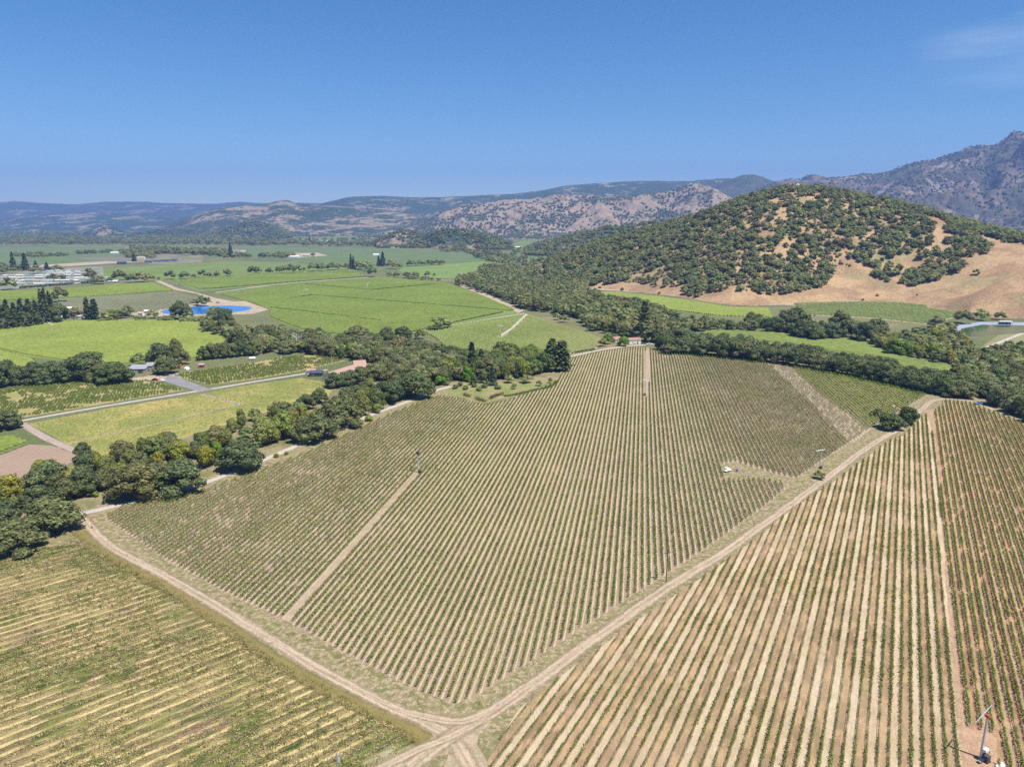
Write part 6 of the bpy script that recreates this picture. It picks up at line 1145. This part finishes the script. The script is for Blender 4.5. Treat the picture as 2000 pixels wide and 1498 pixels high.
def HG(px, py, *a, **k): x, y = G(px, py); return house(x, y, 0, *a, **k)
r = HG(272, 727, 12, 8, 3.2, 1.6, R(5), M_gwall, M_groof, 'long grey barn with a pale metal roof behind the driveway', 'barn', 'barn', 2, shed=True); MB().box(.8, 4.2, -4.08, -3.95, 0, 2.8).build('barn_door', M_dsteel, r)
HG(294, 724, 5.5, 7, 4.2, 1.2, R(5), M_gwall, M_groof, 'taller grey annex at the right end of the grey barn', 'barn', 'barn', 1, shed=True)
r = HG(394, 718, 3.6, 3, 2.3, .5, R(8), M_red, M_groof, 'small bright red shed with a grey lean-to roof', 'shed', 'shed', 0, shed=True); MB().box(-.5, .4, -1.56, -1.46, 0, 1.9).build('door', M_door, r)
x, y = G(365, 722); r = empty('dome_tent', (x, y, 0)); tag(r, 'white dome tent beside the red shed', 'tent'); MB().blob((0, 0, .4), (2.1, 2.1, 2.0), 3, .02, 14, 8).build('canvas', M_wht, r); MB().box(-.5, .5, -2.1, -1.6, 0, 1.4, .2).build('entrance', M_gwall, r)
x, y = G(351, 720); r = empty('play_structure', (x, y, 0), .3); tag(r, 'orange and red play structure under the oaks by the dome tent', 'play structure'); MB().box(-1.3, 1.3, -1.3, 1.3, 1.4, 1.6).prism([(-1.5, 2.6), (1.5, 2.6), (0, 3.6)], -1.5, 1.5).build('canopy', M_red, r)
for a in (-1.2, 1.2):
    for b in (-1.2, 1.2): MB().box(a - .08, a + .08, b - .08, b + .08, 0, 2.6).build('post', M_cream, r)
MB().box(1.3, 3.2, -.4, .4, 0, .12, M=Matrix.Translation((0, 0, 1.5)) @ Matrix.Rotation(.6, 4, 'Y') @ Matrix.Translation((0, 0, .75))).build('slide', plain('orange_plastic', (.75, .3, .08), .5), r)
x, y = G(493, 703); r = empty('storage_tank', (x, y, 0), R(15)); tag(r, 'white horizontal storage tank beside the track above the bush vines', 'tank'); MB().tube((-2.2, 0, 1.4), (2.2, 0, 1.4), 1.0, 1.0, 18).blob((-2.2, 0, 1.4), (.4, 1, 1), 1, 0, 14, 8).blob((2.2, 0, 1.4), (.4, 1, 1), 1, 0, 14, 8).build('tank_body', M_wht, r); MB().box(-1.6, -1.2, -.7, .7, 0, .6).box(1.2, 1.6, -.7, .7, 0, .6).build('support', M_gwall, r)
HG(504, 692, 7, 5, 2.4, .8, R(0), M_gwall, M_groof, 'open grey lean-to at the edge of the creek woods', 'shed', 'shed', 1, shed=True)
a = G(640, 744); b = G(708, 722); rz = math.atan2(*(b - a)[::-1]); m = (a + b) / 2 + np.array([0, 3.0])
house(m[0], m[1], 0, float(np.linalg.norm(b - a)), 9.5, 3.0, 2.4, rz, M_cream, M_terra, 'long ranch house with a terracotta roof half hidden by oaks', 'house', 'house', 7)
HG(618, 734, 9, 6, 2.7, 1.2, R(5), M_dsteel, M_navy, 'dark blue roofed porch wing at the left end of the ranch house', 'house', 'porch_house', 2); HG(609, 730, 6, 5, 2.6, 1.0, R(5), M_cream, M_terra, 'small terracotta roofed garage left of the ranch house', 'garage', 'garage', 1)
HG(702, 716, 9, 8, 3.0, 1.8, R(20), M_cream, M_terra, 'terracotta roofed back wing of the ranch house', 'house', 'house', 2); HG(727, 724, 7, 6, 2.8, 1.8, R(25), M_cream, M_terra, 'little terracotta roofed guest house among the oaks', 'house', 'house', 2)
HG(941, 740, 8, 7, 4.6, 2.4, R(70), plain('blue_grey_wall', (.38, .43, .55), .8), M_gwall, 'blue-grey two storey house hidden in the garden trees', 'house', 'house', 2); HG(775, 704, 5, 4, 2.6, 1.2, R(10), M_whr, M_whr, 'small white outbuilding among the creek belt oaks', 'shed', 'shed', 1)
HG(1203, 668, 8, 7, 3.0, 1.8, R(35), plain('tan_wall', (.55, .45, .36), .85), M_rroof, 'tan house with a reddish roof left of the white barn', 'house', 'house', 2); HG(1238, 671, 11, 6.5, 3.8, 1.6, R(12), M_whr, M_rroof, 'white barn with a red roof at the end of the lane', 'barn', 'barn', 2)
x, y = G(1963, 634); r = empty('canopy_shelter', (x, y, 0), R(-6)); tag(r, 'white flat-roofed shelter on posts beside the green pond', 'shelter'); MB().box(-6.5, 6.5, -2.5, 2.5, 3.2, 3.7).build('roof', M_whr, r)
for a in (-6, -2, 2, 6):
    for b in (-2.2, 2.2): MB().box(a - .1, a + .1, b - .1, b + .1, -.2, 3.2).build('post', M_gwall, r)
MB().box(-5.5, 5, -1.8, 2.2, 0, 2.2).build('stored_goods', M_dsteel, r)
k = np.argmin(np.abs(proj(H_[H_nv - 3])[0] - 1552)); p = H_[H_nv - 3, k]; house(p[0], p[1], p[2] + .5, 16, 8, 5.5, 2, R(-15), M_cream, M_whr, 'pale house among the oaks on the very top of the hill', 'house', 'house', 4)
for px, py, a, b, rf, lb in [(133, 606, 12, 7, M_whr, 'pale roofed shed left of the two columnar trees'), (150, 622, 16, 6, M_tanr, 'tan roofed open shed above the yellow-green vineyard'), (128, 624, 8, 6, M_aqua, 'pale blue roofed shed beside the dark conifers'), (288, 612, 6, 4, M_whr, 'small white shed at the left end of the blue pond'), (276, 616, 6, 4, M_tanr, 'tan shed left of the blue pond'),
                             (222, 552, 16, 9, M_whr, 'white roofed barn at the right end of the mobile home park'), (213, 545, 14, 8, M_tanr, 'tan roofed building behind the white roofed barn'), (152, 533, 9, 6, M_tanr, 'tan cabin at the back of the mobile home park')]:
    HG(px, py, a, b, 2.8, 1.3, R(-10 + px % 25), M_whr if rf is M_tanr else M_gwall, rf, lb, 'shed', 'shed', 2)
rr = random.Random(4); ri = 0
for py in (531, 535, 539.5, 544.5, 550, 556):
    px = 2 + rr.uniform(0, 8)
    while px < 178 - (py - 531) * .6:
        if not (py < 538 and px < 70):
            HG(px, py + rr.uniform(-.6, .6), rr.uniform(13, 18), rr.uniform(5, 7), 2.5, .7, R(rr.choice([0, 8, -6, 90])), rr.choice([M_whr, M_cream, M_gwall]), rr.choice([M_whr, M_whr, M_whr, M_tanr, M_groof, M_aqua, M_whr]), 'low mobile home with a pale roof in the crowded park at the left', 'mobile home', 'mobile_home', 2, 'mobile homes in the park', doors=1)
        px += rr.uniform(14, 21)
for px, py, L_, rf, wl, lb in [(238, 516, 20, M_navy, M_navy, 'dark blue barn on the pale yard left of the far farmstead'), (292, 514, 22, M_navy, M_gwall, 'leftmost dark blue roof of the row at the far farmstead'), (308, 513, 24, M_navy, M_gwall, 'second dark blue roof of the row at the far farmstead'), (324, 512, 24, M_navy, M_gwall, 'third dark blue roof of the row at the far farmstead'), (340, 511, 20, M_navy, M_gwall, 'rightmost dark blue roof of the row at the far farmstead'),
                               (276, 506, 22, M_tanr, M_whr, 'pale villa behind the dark blue roofs of the far farmstead'), (286, 500, 18, M_whr, M_whr, 'white house deep in the far farmstead'), (225, 496, 26, M_whr, M_cream, 'long white roof left of the far farmstead'), (253, 500, 18, M_navy, M_gwall, 'dark roof in the trees of the far farmstead'), (575, 504, 34, M_whr, M_cream, 'long white roof on the pale yard in the far valley'), (600, 501, 26, M_tanr, M_cream, 'tan roof right of the long white one in the far valley'),
                               (735, 500, 18, M_whr, M_whr, 'small white building alone in the far green fields'), (634, 473, 30, M_whr, M_whr, 'white house left of centre at the foot of the far hills'), (687, 474, 50, M_whr, M_cream, 'long pale greenhouse in the far valley'), (462, 492, 20, M_rroof, M_cream, 'far reddish roofed house beside the tall dark conifer'), (475, 493, 16, M_tanr, M_cream, 'far pinkish house right of the reddish roofed one'), (776, 446, 40, M_whr, M_whr, 'white building on the far grassy slope'), (1012, 485, 26, M_whr, M_cream, 'white farm building between the far wooded knolls')]:
    HG(px, py, L_, L_ * .5, 4.0, 2.6, R((px * 7) % 30 - 15), wl, rf, lb, 'building', 'farm_building', 2)
tree_far = [(451, 502, 26, 13, 'dark conifer standing over the reddish far house'), (262, 511, 16, 10, 'dark conifer left of the pale far villa'), (605, 476, 14, 6, 'far conifer left in the valley hamlet')]
for px, py, hp, wp, lb in tree_far:
    x, y = G(px, py); D = math.hypot(x, y); r = empty('conifer_tree', (x, y, 0), 0, (wp * D / FPX * 2.3, wp * D / FPX * 2.3, hp * D / FPX)); tag(r, lb, 'conifer tree'); link(bpy.data.objects.new('crown', T['conifer_tree'][0][0]), r); link(bpy.data.objects.new('trunk', T['conifer_tree'][0][1]), r)
# fence along the farm lane
P = smooth_line(GP([(45, 829), (200, 800), (410, 765.5), (500, 749.5), (600, 733)]), 4.0); x0, y0 = P[0]; r = empty('fence', (x0, y0, 0)); tag(r, 'low grey rail fence along the farm lane beside the meadow', 'fence'); mb = MB(); pm = MB().box(-.09, .09, -.09, .09, 0, 1.35).build('post', M_gwall, do_link=False)
for i in range(len(P) - 1):
    for z in (.5, 1.1): mb.tube((P[i][0] - x0, P[i][1] - y0, z), (P[i + 1][0] - x0, P[i + 1][1] - y0, z), .05, .05, 4)
for i in range(0, len(P), max(1, len(P) // 95)): obj_from(pm, 'post', r, (P[i][0] - x0, P[i][1] - y0, 0))
mb.build('rail', M_gwall, r)

# ------------------------------------------------------------------ haze
hz = NT('haze'); hz.t.nodes.remove(hz.b); pv = hz.n('ShaderNodeVolumePrincipled'); hz.l(pv.outputs[0], hz.out.inputs['Volume'])
pv.inputs['Color'].default_value = (0.27, 0.47, 1.0, 1); pv.inputs['Density'].default_value = 8.0e-5; pv.inputs['Anisotropy'].default_value = 0.0
MB().box(-14990, 14990, -890, 15790, -6, 1150).build('haze', hz.m); tag(bpy.data.objects['haze'], kind='stuff')
print('objects', len(bpy.data.objects), 'polys', sum(len(m.polygons) for m in bpy.data.meshes))
